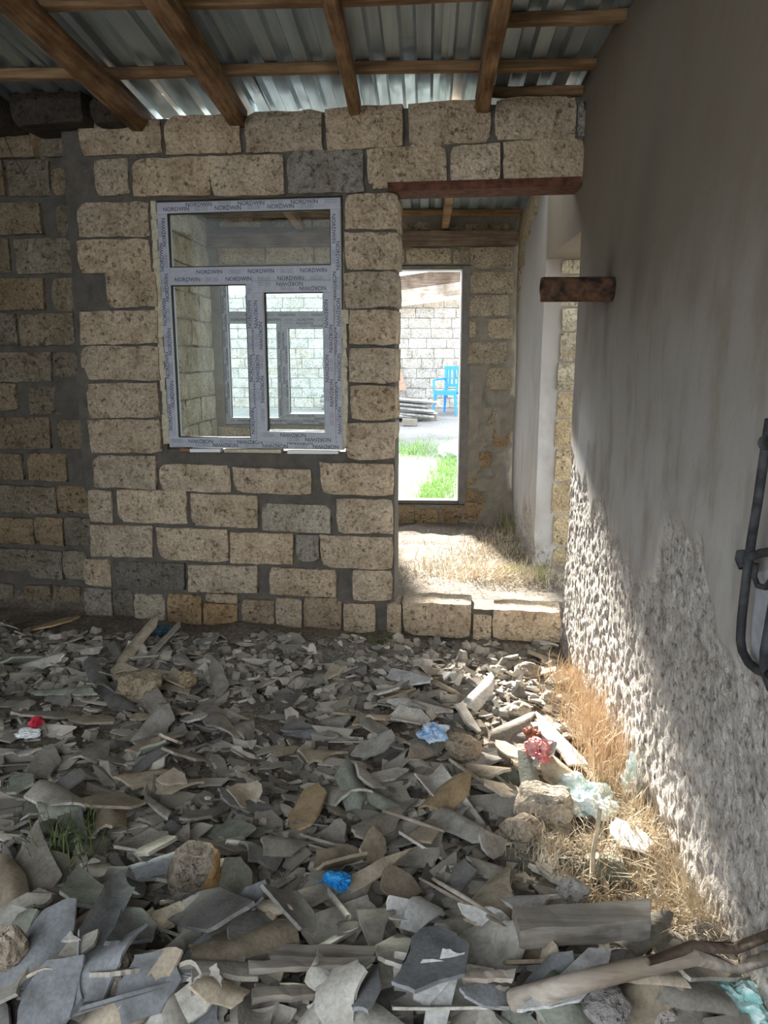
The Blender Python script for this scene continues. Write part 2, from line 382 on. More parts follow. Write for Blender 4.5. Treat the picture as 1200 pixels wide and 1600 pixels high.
struct(obj('ground', mesh('ground', np.stack([GX, GY, GZ], -1).reshape(-1, 3).tolist(),
       np.stack([ii[:-1, :-1], ii[1:, :-1], ii[1:, 1:], ii[:-1, 1:]], -1).reshape(-1, 4).tolist(), 'yard', True)))

# ------------------------------------------------------------------ front wall with window opening and doorway
def fs(x, y): return FRONT.px(x, y)
S_COR = -2.60                                           # where the recessed dark wall begins
WS0, WS1, WZ0, WZ1 = fs(252, 500)[0], fs(533, 500)[0], 0.965, 2.21
DS0, DS1 = fs(618, 600)[0], 0.0
LZ = 2.225
def front_mask(s, z):
    m = (z < roof_z(3.95)-0.1 + 0*s)
    m &= ~((s > WS0-0.012) & (s < WS1+0.012) & (z > WZ0-0.008) & (z < WZ1+0.01))
    m &= ~((s > DS0-0.012) & (z > 0.145) & (z < LZ+0.015))
    return m
SMEAR = [(100, 640, 45, .035), (112, 720, 40, .04), (110, 590, 28, .03), (215, 895, 40, .02), (430, 792, 26, .014), (455, 742, 30, .012), (560, 905, 18, .015),
         (305, 780, 12, .012), (480, 860, 12, .015), (325, 835, 8, .0), (540, 245, 14, .012), (200, 255, 10, .014)]
SM = [(*FRONT.px(x, y), r/285, h) for x, y, r, h in SMEAR]
def front_disp(s, z):
    d = -0.030 + (fbm(s*14, z*14, 4, 11)-0.5)*0.040 + (fbm(s*45, z*45, 2, 12)-0.5)*0.008
    for a, b, r, h in SM: d = d + h*np.exp(-((s-a)**2+(z-b)**2)/(r*r))*(0.6+0.8*fbm(s*20, z*20, 2, 13))
    return d
wf = slab('wall_front', FRONT, np.linspace(S_COR+0.02, 0.0, 131), np.linspace(-0.1, 2.66, 139), front_mask, front_disp, 0.195, 'mortar'); struct(wf)
PALE = (0.47, 0.43, 0.35); ORNG = (0.38, 0.265, 0.15); DARK = (0.19, 0.175, 0.15); GREY = (0.30, 0.28, 0.245)
FB = [ # top courses
 (122, 251, 188, 241, 0), (256, 375, 178, 240, 0), (382, 503, 172, 237, 0), (508, 629, 164, 231, 0), (638, 767, 156, 225, 0), (773, 900, 150, 218, 0), (903, 915, 158, 212, GREY),
 (146, 200, 247, 305, 0), (206, 327, 245, 306, 0), (327, 443, 241, 305, 0), (448, 568, 233, 301, GREY), (573, 697, 228, 292, 0), (703, 782, 224, 291, 0), (786, 912, 217, 286, 0),
 # beside the window
 (120, 232, 315, 370, 0), (120, 233, 373, 426, 0), (165, 243, 424, 480, 0), (124, 245, 485, 538, 0), (126, 248, 540, 594, 0), (135, 247, 598, 653, 0), (138, 250, 655, 708, 0),
 # below the window
 (145, 242, 712, 764, 0), (248, 359, 726, 769, 0), (364, 486, 732, 772, 0), (500, 615, 724, 774, 0),
 (137, 174, 766, 817, 0), (183, 291, 766, 818, 0), (298, 402, 773, 824, 0), (408, 516, 788, 832, PALE), (525, 613, 780, 834, 0),
 (140, 237, 821, 871, 0), (245, 356, 826, 877, 0), (359, 457, 833, 882, 0), (462, 498, 836, 878, GREY), (500, 613, 838, 889, 0),
 (129, 172, 874, 917, 0), (181, 287, 879, 920, DARK), (293, 401, 884, 927, 0), (420, 525, 889, 932, 0), (550, 612, 892, 940, 0),
 (131, 174, 920, 965, GREY), (177, 208, 922, 962, DARK), (209, 257, 929, 978, PALE), (261, 314, 929, 985, ORNG), (317, 370, 944, 987, ORNG), (320, 370, 929, 943, 0),
 (377, 428, 938, 989, (0.33, 0.26, 0.19)), (430, 471, 935, 987, 0), (474, 533, 935, 990, (0.34, 0.265, 0.185)), (536, 586, 944, 996, 0), (604, 627, 944, 990, 0),
 # threshold stones
 (629, 736, 943, 995, 0), (739, 768, 962, 1003, 0), (769, 876, 955, 1003, 0),
 # pier between window and doorway
 (538, 622, 301, 358, 0), (538, 622, 362, 421, 0), (537, 620, 424, 481, 0), (545, 619, 484, 539, 0), (545, 619, 544, 599, 0), (547, 618, 602, 657, 0), (540, 617, 660, 719, 0)]
for x0, x1, y0, y1, c in FB:
    o = brick_px(wf, FRONT, x0, x1, y0, y1, random.uniform(-.006, .008), 0.19, tint(c, 0.08) if c else tint(LIME), -0.0015)
# second face of the pier and the top of the step seen from the doorway: pale dust on the step
# steel lintel over the doorway
l = MB(); a0 = FRONT.px(606, 300)[0]
for dz, dd, ww, hh in ((LZ+0.005, -0.09, 0.20, 0.012), (LZ+0.022, 0.006, 0.012, 0.035)):
    q = [FRONT.P(a0, dz, dd), FRONT.P(0.0, dz, dd)]
    T = Matrix.Translation((q[0]+q[1])/2) @ Matrix.Rotation(FRONT.ang(), 4, 'Z')
    l.box((0, 0, 0), ((q[1]-q[0]).length, ww, hh), T)
lo = l.build('lintel', 'rust', wf); lo['label'] = 'rusty steel angle lintel'

# ------------------------------------------------------------------ recessed dark wall on the left and the side wall
def left_disp(s, z): return -0.032 + (fbm(s*12, z*12, 4, 21)-0.5)*0.035 + 0.045*np.exp(-((s+2.62)/0.09)**2)*(fbm(s*9, z*7, 3, 22)) + 0.03*np.exp(-(((s+2.75)/0.12)**2+((z-1.25)/0.15)**2))
wl = slab('wall_left', LEFTF, np.linspace(-3.72, S_COR+0.09, 60), np.linspace(-0.1, 2.47, 110), lambda s, z: np.ones_like(s, bool), left_disp, 0.18, 'mortar'); struct(wl)
LB = [(-40, 50, 197, 246), (59, 113, 197, 244), (-60, 4, 250, 307), (11, 76, 250, 307), (79, 108, 262, 305), (112, 143, 254, 304), (-40, 62, 316, 367), (87, 122, 320, 369),
 (-80, 14, 371, 427), (22, 124, 371, 427), (-30, 67, 434, 485), (80, 157, 434, 487), (-20, 25, 489, 540), (29, 115, 489, 540), (-20, 79, 550, 597), (83, 128, 550, 597),
 (-30, 24, 598, 642), (44, 107, 604, 648), (-30, 77, 652, 702), (89, 137, 656, 702), (-30, 34, 708, 750), (42, 103, 708, 752), (-40, 86, 759, 802), (89, 138, 759, 802),
 (-30, 52, 809, 850), (53, 97, 808, 853), (100, 142, 809, 853), (-30, 42, 857, 892), (42, 96, 860, 905), (97, 135, 861, 906), (-20, 20, 912, 954), (37, 79, 915, 956), (84, 125, 917, 960)]
for x0, x1, y0, y1 in LB: brick_px(wl, LEFTF, x0, x1, y0, y1, random.uniform(-.008, .006), 0.15, tint((0.27, 0.22, 0.155), 0.18, 0.08), -0.002)  # shade of the dark corner put into the stone tint
courses(wl, LEFTF, -3.70, -3.34, 0.0, 2.45, 0.19, 0.39, [], 0.0, 0.12, (0.27, 0.22, 0.155), 0.18)  # same tint, corner shade included
# dark stones laid loosely on the wall head, daylight in the gaps
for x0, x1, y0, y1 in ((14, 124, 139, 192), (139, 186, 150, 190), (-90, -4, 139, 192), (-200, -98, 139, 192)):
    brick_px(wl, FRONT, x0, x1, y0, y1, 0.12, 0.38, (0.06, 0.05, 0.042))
SIDEX = -2.95
SIDE = Frame((SIDEX, 0, 0), (0, 1, 0), (1, 0, 0))
ws = slab('wall_side', SIDE, np.linspace(0.5, 4.4, 50), np.linspace(-0.1, 2.62, 50), lambda s, z: np.ones_like(s, bool), lambda s, z: -0.03+(fbm(s*12, z*12, 3, 31)-0.5)*0.03, 0.18, 'mortar'); struct(ws)
def brick_side(wall, x, y0, y1, z0, z1, sgn, out=0.0, depth=0.12, col=None, simple=True):
    """brick in a wall that runs along y; sgn +1: its face looks to +x"""
    L = y1-y0; h = z1-z0; me = random.choice(BT if simple else (BL if L > 1.45*h else BS))
    return obj('brick', me, wall, (x+sgn*out, (y0+y1)/2, (z0+z1)/2), (0, 0, math.pi/2 if sgn > 0 else -math.pi/2), (L, depth, h), col or tint(LIME))
def courses_side(wall, x, y0, y1, z0, z1, pitch, length, sgn, base=LIME, skip=(), j=0.12):
    k = 0; z = z0
    while z < z1-0.05:
        zt = min(z+pitch, z1); s = y0-(0.5*length if k % 2 else 0)
        while s < y1:
            L = length*random.uniform(.9, 1.1); a, b = max(s, y0), min(s+L, y1); s += L
            for p, q in cut(a, b, (z+zt)/2, skip):
                if q-p > 0.05: brick_side(wall, x, p+.006, q-.006, z+.006, zt-.007, sgn, random.uniform(-.008, .006), 0.12, tint(base, j))
        z += pitch; k += 1
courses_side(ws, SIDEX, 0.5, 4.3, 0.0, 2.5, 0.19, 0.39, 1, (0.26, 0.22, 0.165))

# ------------------------------------------------------------------ right plastered wall with its side opening
OPY0, OPY1, OPZ = 3.86, 4.95, 2.02
RIGHT = Frame((RW, 0, 0), (0, 1, 0), (-1, 0, 0))
def lean(s, z): return -0.09*sstep(1.5, 2.75, z)*sstep(3.95, 2.6, s)
def worn_m(s, z):
    zb = 0.80 + 0.16*sstep(2.9, 3.6, s) - 0.05*np.sin(s*2.3)
    edge = zb + (fbm(s*4.5, z*2.5, 4, 41)-0.5)*0.45
    far = 0.34+0.12*np.sin(s*5)
    edge = np.where(s > 4.9, far + (fbm(s*6, z*3, 3, 42)-0.5)*0.3, edge)
    return sstep(0.05, -0.03, z-edge)
def right_disp(s, z):
    m = worn_m(s, z)
    r = (fbm(s*26, z*22, 4, 43)-0.5); rid = -np.abs(fbm(s*17, z*13, 3, 44)-0.5)
    base = (fbm(s*1.5, z*1.5, 3, 45)-0.5)*0.02
    return lean(s, z) + base + m*(-0.008 + 0.016*(fbm(s*34, z*30, 4, 43)-.5) + 0.010*rid + 0.008*(fbm(s*70, z*60, 2, 46)-.5))
def right_mask(s, z): return ~((s > OPY0) & (s < OPY1) & (z > 0.02) & (z < OPZ)) & (z < roof_z(s)+0.005)
sl = np.concatenate([np.arange(-1.9, 1.0, 0.12), np.arange(1.0, OPY0, 0.0115), [OPY0], np.arange(OPY0+0.06, OPY1, 0.11), np.arange(OPY1, 6.42, 0.03)])
zl = np.concatenate([np.arange(-0.12, 1.2, 0.0125), np.arange(1.2, OPZ, 0.06), [OPZ], np.arange(OPZ+0.04, 3.0, 0.045)])
pp = onx(950, 450, RW)
def soot(s, z): return np.clip(0.75*np.exp(-(((s-pp.y)/0.075)**2+((z-pp.z-0.03)/0.10)**2)) + 0.35*np.exp(-(((s-pp.y)/0.05)**2+((z-pp.z+0.18)/0.14)**2)) + 0.16*np.exp(-(((s-pp.y+0.4)/0.12)**2+((z-pp.z-0.2)/0.5)**2)), 0, .9)
def pale(s, z):
    p = onx(910, 690, RW)
    return np.clip(0.8*sstep(0.45, 0.6, fbm(s*7, z*5, 3, 47))*np.exp(-(((s-p.y)/0.22)**2+((z-p.z)/0.16)**2))*1.6, 0, 0.9) + 0.35*sstep(4.9, 5.0, s)*(1-worn_m(s, z))
wr = slab('wall_right', RIGHT, sl, zl, right_mask, right_disp, 0.34, 'plaster', dict(worn=worn_m, soot=soot, pale=pale)); struct(wr)
# bare stones of the far jamb of the side opening
JAMB = Frame((0, OPY1, 0), (1, 0, 0), (0, -1, 0))
z = 0.05; k = 0
while z < OPZ-0.03:
    h = min(random.uniform(0.13, 0.22), OPZ-z); x0 = RW+0.105+random.uniform(-.012, .012)
    brick(wr, JAMB, x0, RW+0.335, z+.004, z+h-.006, 0.012+random.uniform(-.006, .008), 0.06, tint((0.46, 0.37, 0.235) if z < 1.2 else (0.43, 0.38, 0.28), 0.1)); z += h
# bare stones in the upper far corner
for y0, y1, z0, z1 in ((5.75, 6.12, 2.27, 2.47), (6.14, 6.38, 2.27, 2.47), (5.95, 6.2, 2.10, 2.26), (6.21, 6.38, 2.10, 2.26), (6.16, 6.38, 1.95, 2.09), (5.45, 5.73, 2.36, 2.52), (6.24, 6.38, 1.78, 1.94)):
    brick_side(wr, RW, y0, y1, z0, z1, -1, 0.012, 0.05, tint((0.40, 0.34, 0.25)), False)

# ------------------------------------------------------------------ far wall of the lean-to with door and window, its end wall
FD0, FD1, FDZ0, FDZ1 = -0.48, 0.338, 0.235, 2.15
fw0 = FARF.px(340, 500)[0]
W20, W21, W2Z0, W2Z1 = fw0+0.01, fw0+0.97, 0.88, 2.12
ENDX = fw0-0.035
def far_mask(s, z): return ~((s > FD0) & (s < FD1) & (z > FDZ0) & (z < FDZ1)) & ~((s > W20) & (s < W21) & (z > W2Z0) & (z < W2Z1))
wfar = slab('wall_far', FARF, np.linspace(ENDX-0.2, RW+0.02, 105), np.linspace(-0.1, 2.535, 105), far_mask,
            lambda s, z: -0.022+(fbm(s*12, z*12, 4, 51)-0.5)*0.03 + 0.045*sstep(0.42, 0.6, fbm(s*5, z*4, 3, 52))*sstep(1.35, 1.15, z)*sstep(0.3, 0.36, s), 0.2, 'mortar2'); struct(wfar)
FL = (0.50, 0.43, 0.33)
for x0, x1, y0, y1 in ((735, 802, 385, 420), (735, 803, 424, 459), (733, 796, 460, 494), (733, 745, 497, 528), (762, 802, 497, 530), (731, 792, 534, 569), (760, 799, 574, 609), (756, 779, 638, 662),
     (748, 768, 706, 730), (728, 762, 747, 783), (764, 790, 760, 792), (732, 752, 612, 632), (770, 798, 668, 700),
     (618, 648, 790, 820), (648, 684, 795, 822), (686, 723, 791, 820), (725, 758, 785, 814), (760, 790, 795, 815),
     (634, 706, 387, 412), (708, 720, 389, 412), (723, 733, 391, 412), (600, 632, 387, 412), (340, 413, 378, 412), (415, 489, 378, 412), (491, 560, 378, 412), (562, 598, 380, 412),
     (626, 645, 347, 360), (647, 673, 346, 360), (697, 724, 352, 360), (727, 764, 349, 360), (766, 797, 348, 360), (342, 407, 339, 355), (425, 459, 342, 356), (463, 486, 340, 356), (489, 540, 342, 356), (560, 620, 343, 358)):
    brick_px(wfar, FARF, x0, x1, y0, y1, random.uniform(-.004, .008), 0.15, tint(FL if y1 < 700 else (0.38, 0.28, 0.18)), -0.004)
courses(wfar, FARF, ENDX, FD0, -0.05, 2.16, 0.185, 0.38, [(W20-0.01, W21+0.01, W2Z0-0.02, W2Z1+.05)], 0.0, 0.12, FL)
bm = MB(); p0 = FARF.px(624, 361); p1 = FARF.px(806, 384); zb0 = p1[1]; zb1 = p0[1]-0.01
for k in range(10):
    a = ENDX + (RW-0.02-ENDX)*k/10; b = ENDX + (RW-0.02-ENDX)*(k+1)/10
    bm.box(((a+b)/2, FARY-0.012, (zb0+zb1)/2), (b-a, 0.12, zb1-zb0))
bm.build('timber_beam', 'beam', wfar)
END = Frame((ENDX, 0, 0), (0, 1, 0), (1, 0, 0))
we = slab('wall_end', END, np.linspace(4.3, 6.4, 40), np.linspace(-0.1, 2.55, 50), lambda s, z: np.ones_like(s, bool), lambda s, z: -0.02+(fbm(s*12, z*12, 3, 61)-0.5)*0.025, 0.2, 'mortar2'); struct(we)
courses_side(we, ENDX, 4.3, 6.39, 0.0, 2.5, 0.19, 0.38, 1, (0.46, 0.41, 0.315))

# ------------------------------------------------------------------ courtyard wall
def court_mask(s, z): return np.ones_like(s, bool)
wc = slab('wall_courtyard', COURT, np.linspace(-9, 7, 33), np.linspace(0, 2.62, 15), court_mask, lambda s, z: -0.015+0*s, 0.2, 'mortar2'); struct(wc)
courses(wc, COURT, -4.9, 2.4, 0.25, 2.62, 0.192, 0.40, [], 0.0, 0.06, (0.62, 0.60, 0.55), 0.07)
PK = MB
for (xa, ya, xb, yb, h, c, nm) in ((560, 452, 790, 419, 0.26, 'beam', 0), (560, 473, 790, 440, 0.24, 'pole', 0), (560, 484, 790, 455, 0.07, 'white', 0)):
    A = ony(xa, ya, 15.45 if c != 'white' else 15.4); B = ony(xb, yb, 15.45 if c != 'white' else 15.4); m = MB()
    T = Matrix.Translation((A+B)/2) @ Matrix.Rotation(-math.atan2(B.z-A.z, B.x-A.x), 4, 'Y')
    m.box((0, 0, 0), ((B-A).length, 0.05, h), T); m.build('plank', c, wc)

# ------------------------------------------------------------------ roof: rafters, purlins, corrugated sheets
roof = empty('ceiling'); struct(roof)
def sheet(x0, w, y0, y1, dz):
    prof = []; x = 0
    for k in range(7):
        p = 0.14
        prof += [(x, 0), (x+0.052, 0), (x+0.066, 0.024), (x+0.070+0.045, 0.024), (x+0.129, 0)]; x += p
    prof.append((x, 0)); yy = np.linspace(y0, y1, 9); v = []; f = []
    for y in yy:
        for (a, b) in prof: v.append((x0+a*w/x, y, roof_z(y)+dz+b+0.004*math.sin(a*9+y*2.1)))
    n = len(prof); N = len(v); v += [(p[0], p[1], p[2]+0.0012) for p in v]
    for i in range(8):
        for k in range(n-1):
            q = (i*n+k, i*n+k+1, (i+1)*n+k+1, (i+1)*n+k); f.append(tuple(reversed(q))); f.append(tuple(t+N for t in q))
    return obj('roof_sheet', mesh('roof_sheet', v, f, 'roof'), roof)
for k in range(7):
    sheet(-3.55+k*0.90, 0.94, -1.6, 4.44, 0.002*(k % 2)+0.004); sheet(-3.55+k*0.90, 0.94, 4.92, 6.95, 0.002*(k % 2)+0.004)
def timber(name, p, q, wd, ht, mat, jit=0.004, seg=14, par=roof, round_=False):
    p, q = Vector(p), Vector(q); t = (q-p); L = t.length; t.normalize(); a = t.cross(Vector((0, 0, 1))).normalized(); b = a.cross(t).normalized()
    n = 8; prof = [(-.5, -.38), (-.38, -.5), (.38, -.5), (.5, -.38), (.5, .38), (.38, .5), (-.38, .5), (-.5, .38)]
    if round_: prof = [(0.54*math.cos(2*math.pi*(k+.5)/8), 0.54*math.sin(2*math.pi*(k+.5)/8)) for k in range(8)]
    v = []; f = []; ph = random.random()*9
    for i in range(seg+1):
        c = p+t*(L*i/seg) + a*(math.sin(i*0.55+ph)*jit*1.6) + b*(math.sin(i*0.8+ph*2)*jit)
        for x, y in prof: v.append(c+a*(x*wd+random.uniform(-jit, jit)*.5)+b*(y*ht+random.uniform(-jit, jit)*.5))
    for i in range(seg): f += [(i*n+j, (i+1)*n+j, (i+1)*n+(j+1) % n, i*n+(j+1) % n) for j in range(n)]
    f += [tuple(range(n)), tuple(reversed(range(seg*n, (seg+1)*n)))]
    return obj(name, mesh(name, v, f, mat, round_), par)
def roof_hit(px, py, off):
    d = ray(px, py); t = (2.70+off+ROOF_S*3.95-H)/(d.z+ROOF_S*d.y); return EYE+d*t
for (x, y, wd, ht, rd) in ((212, 181, 0.115, 0.115, True), (366, 171, 0.085, 0.10, False), (554, 160, 0.055, 0.095, False), (757, 150, 0.065, 0.10, False)):
    s = FRONT.px(x, y)[0]; P = FRONT.P(s, 0)
    ye = P.y+0.06; zo = -0.04-ht/2
    timber('rafter', (P.x, -1.5, roof_z(-1.5)+zo), (P.x, ye, roof_z(ye)+zo), wd, ht, 'rafter', 0.006, 16, roof, rd)
xr3 = FRONT.P(FRONT.px(757, 150)[0], 0).x
P1 = roof_hit(540, 108, -0.022); P2 = roof_hit(520, -2, -0.022)
PR1 = roof_hit(880, 30, -0.022); PR0 = roof_hit(845, 144, -0.022)
for y, x0, x1 in ((P1.y, -3.3, 1.0), (P2.y, -3.3, xr3), (PR1.y, xr3-0.02, 1.0), (PR0.y, xr3-0.02, 1.0), (1.4, -3.3, 1.0), (0.3, -3.3, 1.0), (-1.2, -3.3, 1.0)):
    timber('purlin', (x0, y, roof_z(y)-0.019), (x1, y, roof_z(y)-0.019), 0.05, 0.042, 'purlin', 0.003, 20)
# over the lean-to
V1 = roof_hit(697, 345, -0.09)
timber('rafter', (V1.x, 4.15, roof_z(4.15)-0.085), (V1.x, 6.5, roof_z(6.5)-0.085), 0.06, 0.08, 'purlin', 0.003)
timber('rafter', (-1.0, 4.15, roof_z(4.15)-0.085), (-1.0, 6.5, roof_z(6.5)-0.085), 0.06, 0.08, 'purlin', 0.003)
for y in (6.3, 5.2): timber('purlin', (ENDX, y, roof_z(y)-0.019), (1.0, y, roof_z(y)-0.019), 0.05, 0.042, 'purlin', 0.003)

# ------------------------------------------------------------------ windows: grey filmed plastic frames with printed lettering
fc = bpy.data.curves.new('lettering_source', 'FONT'); fc.body = 'NORDWIN'; fc.size = 1.0; fc.align_x = 'CENTER'; fc.align_y = 'CENTER'; fc.offset = 0.012; fc.resolution_u = 2
fo = bpy.data.objects.new('lettering_source', fc); C.objects.link(fo); bpy.context.view_layer.update()
tm = fo.evaluated_get(bpy.context.evaluated_depsgraph_get()).to_mesh()
TV = [v.co.copy() for v in tm.vertices]; TF = [tuple(p.vertices) for p in tm.polygons]
tx = max(v.x for v in TV)-min(v.x for v in TV); ty = max(v.y for v in TV)-min(v.y for v in TV)
fo.evaluated_get(bpy.context.evaluated_depsgraph_get()).to_mesh_clear(); bpy.data.objects.remove(fo); bpy.data.curves.remove(fc)
def bar(fr, s0, s1, z0, z1, d0, d1, mb, bev=0.006):
    v = []
    for d, e in ((d0, 0), (d1-bev, 0), (d1, bev)):
        for (a, b) in ((s0+e, z0+e), (s1-e, z0+e), (s1-e, z1-e), (s0+e, z1-e)): v.append(fr.P(a, b, d))
    f = [(8, 9, 10, 11), (3, 2, 1, 0)]
    for r in (0, 4):
        for k in range(4): f.append((r+k, r+(k+1) % 4, r+4+(k+1) % 4, r+4+k))
    mb.add(v, f)
def letters(fr, s0, s1, z0, z1, d, rot, mb, rows=2, size=0.016, seed=0):
    """words along a bar; rot 0 upright, 1 reads upward, 2 upside down, 3 reads downward"""
    horiz = rot in (0, 2); L = (s1-s0) if horiz else (z1-z0); W = (z1-z0) if horiz else (s1-s0)
    k = size/ty; wl = tx*k; gap = wl*2.0; r = random.Random(seed)
    for row in range(rows):
        off = (row+0.5)/rows*W if rows > 1 else W*0.5
        x = wl*0.6 + (gap*0.45 if row % 2 else 0) + r.uniform(0, .02)
        while x < L-wl*0.45:
            c = {0: (s0+x, z0+off), 2: (s1-x, z0+off), 1: (s0+off, z0+x), 3: (s0+off, z1-x)}[rot]
            ca, sa = [(1, 0), (0, 1), (-1, 0), (0, -1)][rot]
            mb.add([fr.P(c[0]+(v.x*ca-v.y*sa)*k, c[1]+(v.x*sa+v.y*ca)*k, d) for v in TV], TF)
            # fine print between the words
            for q in range(3):
                xx = x+gap*0.5; hw = wl*0.27; o2 = (q-1)*size*0.36
                for (u0, u1) in ((-hw, -hw*0.1), (0, hw*0.8)):
                    pts = []
                    for (uu, vv) in ((u0, o2-.0007), (u1, o2-.0007), (u1, o2+.0007), (u0, o2+.0007)):
                        if xx+u1 > L-0.004: break
                        base = {0: (s0+xx, z0+off), 2: (s1-xx, z0+off), 1: (s0+off, z0+xx), 3: (s0+off, z1-xx)}[rot]
                        pts.append(fr.P(base[0]+uu*ca-vv*sa, base[1]+uu*sa+vv*ca, d))
                    if len(pts) == 4: mb.add(pts, [(0, 1, 2, 3)])
            x += gap
def make_window(name, fr, s0, s1, z0, z1, d):
    Wd, Hh = s1-s0, z1-z0; fx = lambda t: s0+t*Wd
    t_ = 0.052; dd = 0.06
    ztr1 = z1-0.255*Hh; ztr0 = z1-0.325*Hh
    m = MB(); film = MB(); ink = MB()
    parts = [(s0, s1, z1-t_, z1, 0), (s0, s1, z0, z0+t_, 2), (s0, s0+t_, z0+t_, z1-t_, 1), (s1-t_, s1, z0+t_, z1-t_, 3)]
    for a, b, c, e, r in parts: bar(fr, a, b, c, e, d-dd, d, m)
    root = m.build(name, 'pvc'); struct(root)
    def dress(parent, a, b, c, e, r, dz, seed, rows=2):
        i = 0.007; f2 = MB(); bar(fr, a+i, b-i, c+i, e-i, dz, dz+0.0012, f2, 0.0004)
        fo = f2.build('protective_film', 'film', parent); l = MB(); letters(fr, a+i, b-i, c+i, e-i, dz+0.0016, r, l, rows, 0.02, seed); l.build('lettering', 'ink', fo if parent is root else parent)
    for k, (a, b, c, e, r) in enumerate(parts): dress(root, a, b, c, e, r, d, k)
    m = MB(); bar(fr, s0+t_, s1-t_, ztr0, ztr1, d-dd, d-0.001, m); tr = m.build('transom', 'pvc', root); dress(tr, s0+t_, s1-t_, ztr0, ztr1, 0, d-0.001, 7)
    mu0, mu1 = fx(0.478), fx(0.535)
    m = MB(); bar(fr, mu0, mu1, z0+t_, ztr0, d-dd, d-0.001, m); mu = m.build('mullion', 'pvc', root); dress(mu, mu0, mu1, z0+t_, ztr0, 1, d-0.001, 8)
    # opening sash, proud of the frame
    a0, a1, c0, c1 = mu1-0.018, s1-t_+0.016, z0+t_-0.016, ztr0+0.016; q = 0.058; e = d+0.014
    m = MB()
    sp = [(a0, a1, c1-q, c1, 2), (a0, a1, c0, c0+q, 2), (a0, a0+q, c0+q, c1-q, 3), (a1-q, a1, c0+q, c1-q, 3)]
    for (x0, x1, y0, y1, r) in sp: bar(fr, x0, x1, y0, y1, d-0.04, e, m)
    sa = m.build('sash', 'pvc', root)
    for k, (x0, x1, y0, y1, r) in enumerate(sp): dress(sa, x0, x1, y0, y1, r, e, 20+k)
    panes = [(s0+t_, s1-t_, ztr1, z1-t_, root), (s0+t_, mu0, z0+t_, ztr0, root), (a0+q, a1-q, c0+q, c1-q, sa)]
    for (x0, x1, y0, y1, par) in panes:
        g = MB(); bar(fr, x0, x1, y0, y1, d-0.034, d-0.030, g, 0.0001); g.build('pane', 'glass', par)
        m = MB(); b = 0.005
        for (p0, p1, r0, r1) in ((x0, x1, y0, y0+b), (x0, x1, y1-b, y1), (x0, x0+b, y0, y1), (x1-b, x1, y0, y1)): bar(fr, p0, p1, r0, r1, d-0.03, d-0.012, m, 0.0005)
        m.build('gasket', 'gasket', par)
    return root
WIN_D = -0.012
wn = make_window('window_1', FRONT, WS0, WS1, 0.972, 2.208, WIN_D)
# foam and shims packed around the frame
def foam(s, z0, z1, wd, seed):
    m = MB(); r = random.Random(seed); z = z0
    while z < z1:
        h = r.uniform(0.03, 0.08); m.box((0, 0, 0), (wd*r.uniform(.7, 1.4), 0.05, h), Matrix.Translation(FRONT.P(s+r.uniform(-.004, .004), z+h/2, -0.045)) @ Matrix.Rotation(FRONT.ang(), 4, 'Z'), 0.005); z += h*0.9
    return m.build('foam_strip', 'foam', wn)
foam(WS0-0.017, 0.99, 2.19, 0.03, 1); foam(WS1+0.012, 0.99, 1.65, 0.026, 2)
for x0, x1, mt, nm in ((283, 297, 'tile', 'shim'), (297, 345, 'white', 'shim'), (350, 440, 'foam', 'shim'), (450, 528, 'white', 'shim')):
    a, b = FRONT.px(x0, 706)[0], FRONT.px(x1, 706)[0]; m = MB()
    m.box((0, 0, 0), (b-a, 0.05, 0.016), Matrix.Translation(FRONT.P((a+b)/2, 0.960, -0.02)) @ Matrix.Rotation(FRONT.ang(), 4, 'Z'), 0.003); m.build(nm, mt, wn)
make_window('window_2', FARF, W20+0.01, W21-0.01, W2Z0+0.01, W2Z1-0.01, -0.05)

# far door frame
dr = MB(); t_ = 0.05
for a, b, c, e in ((FD1-0.062, FD1+0.035, FDZ0, FDZ1), (FD0-0.03, FD0+0.06, FDZ0, FDZ1), (FD0+0.06, FD1-0.062, FDZ0, FDZ0+0.03), (FD0+0.06, FD1-0.062, FDZ1-0.03, FDZ1)): bar(FARF, a, b, c, e, -0.12, -0.03, dr)
d1 = dr.build('door_1', m_plain('door_frame_grey', (0.20, 0.19, 0.18), 0.7, 0.3, 0.2)); struct(d1)
m = MB()
for a, b, c, e in ((FD1-0.071, FD1-0.059, FDZ0+0.03, FDZ1-0.03), (FD0+0.06, FD1-0.062, FDZ1-0.042, FDZ1-0.03), (FD0+0.06, FD1-0.062, FDZ0+0.03, FDZ0+0.037)): bar(FARF, a, b, c, e, -0.10, -0.015, m, 0.002)
m.build('edge_strip', 'white', d1)

# ------------------------------------------------------------------ metal stub pipe and black iron rods on the plastered wall
A = onx(957, 452, RW-0.0); tip = ony(848, 453, A.y)
m = MB(); n = 14; Lp = RW+0.05-tip.x; rad = 0.046; vs = []; fsx = []
for i, (x, ro) in enumerate([(tip.x+Lp, rad), (tip.x+0.10, rad), (tip.x, rad), (tip.x, rad-0.004), (tip.x+Lp*0.9, rad-0.004)]):
    for j in range(n):
        q = 2*math.pi*j/n; rag = (random.Random(j//2+3).uniform(-0.010, 0.004) if i in (2, 3) else 0)
        vs.append((x+rag, A.y+ro*math.cos(q), A.z+ro*math.sin(q)*(1.02)))
for i in range(4): fsx += [(i*n+j, i*n+(j+1) % n, (i+1)*n+(j+1) % n, (i+1)*n+j) for j in range(n)]
tag(obj('stove_pipe', mesh('stove_pipe', vs, fsx, 'soot', True)), 'short sooty rusted stove pipe stub sticking out of the plastered wall', 'pipe')
rx = RW-0.035
root = empty('iron_bracket', onx(1180, 1050, rx)); inv = Matrix.Translation(root.location).inverted()
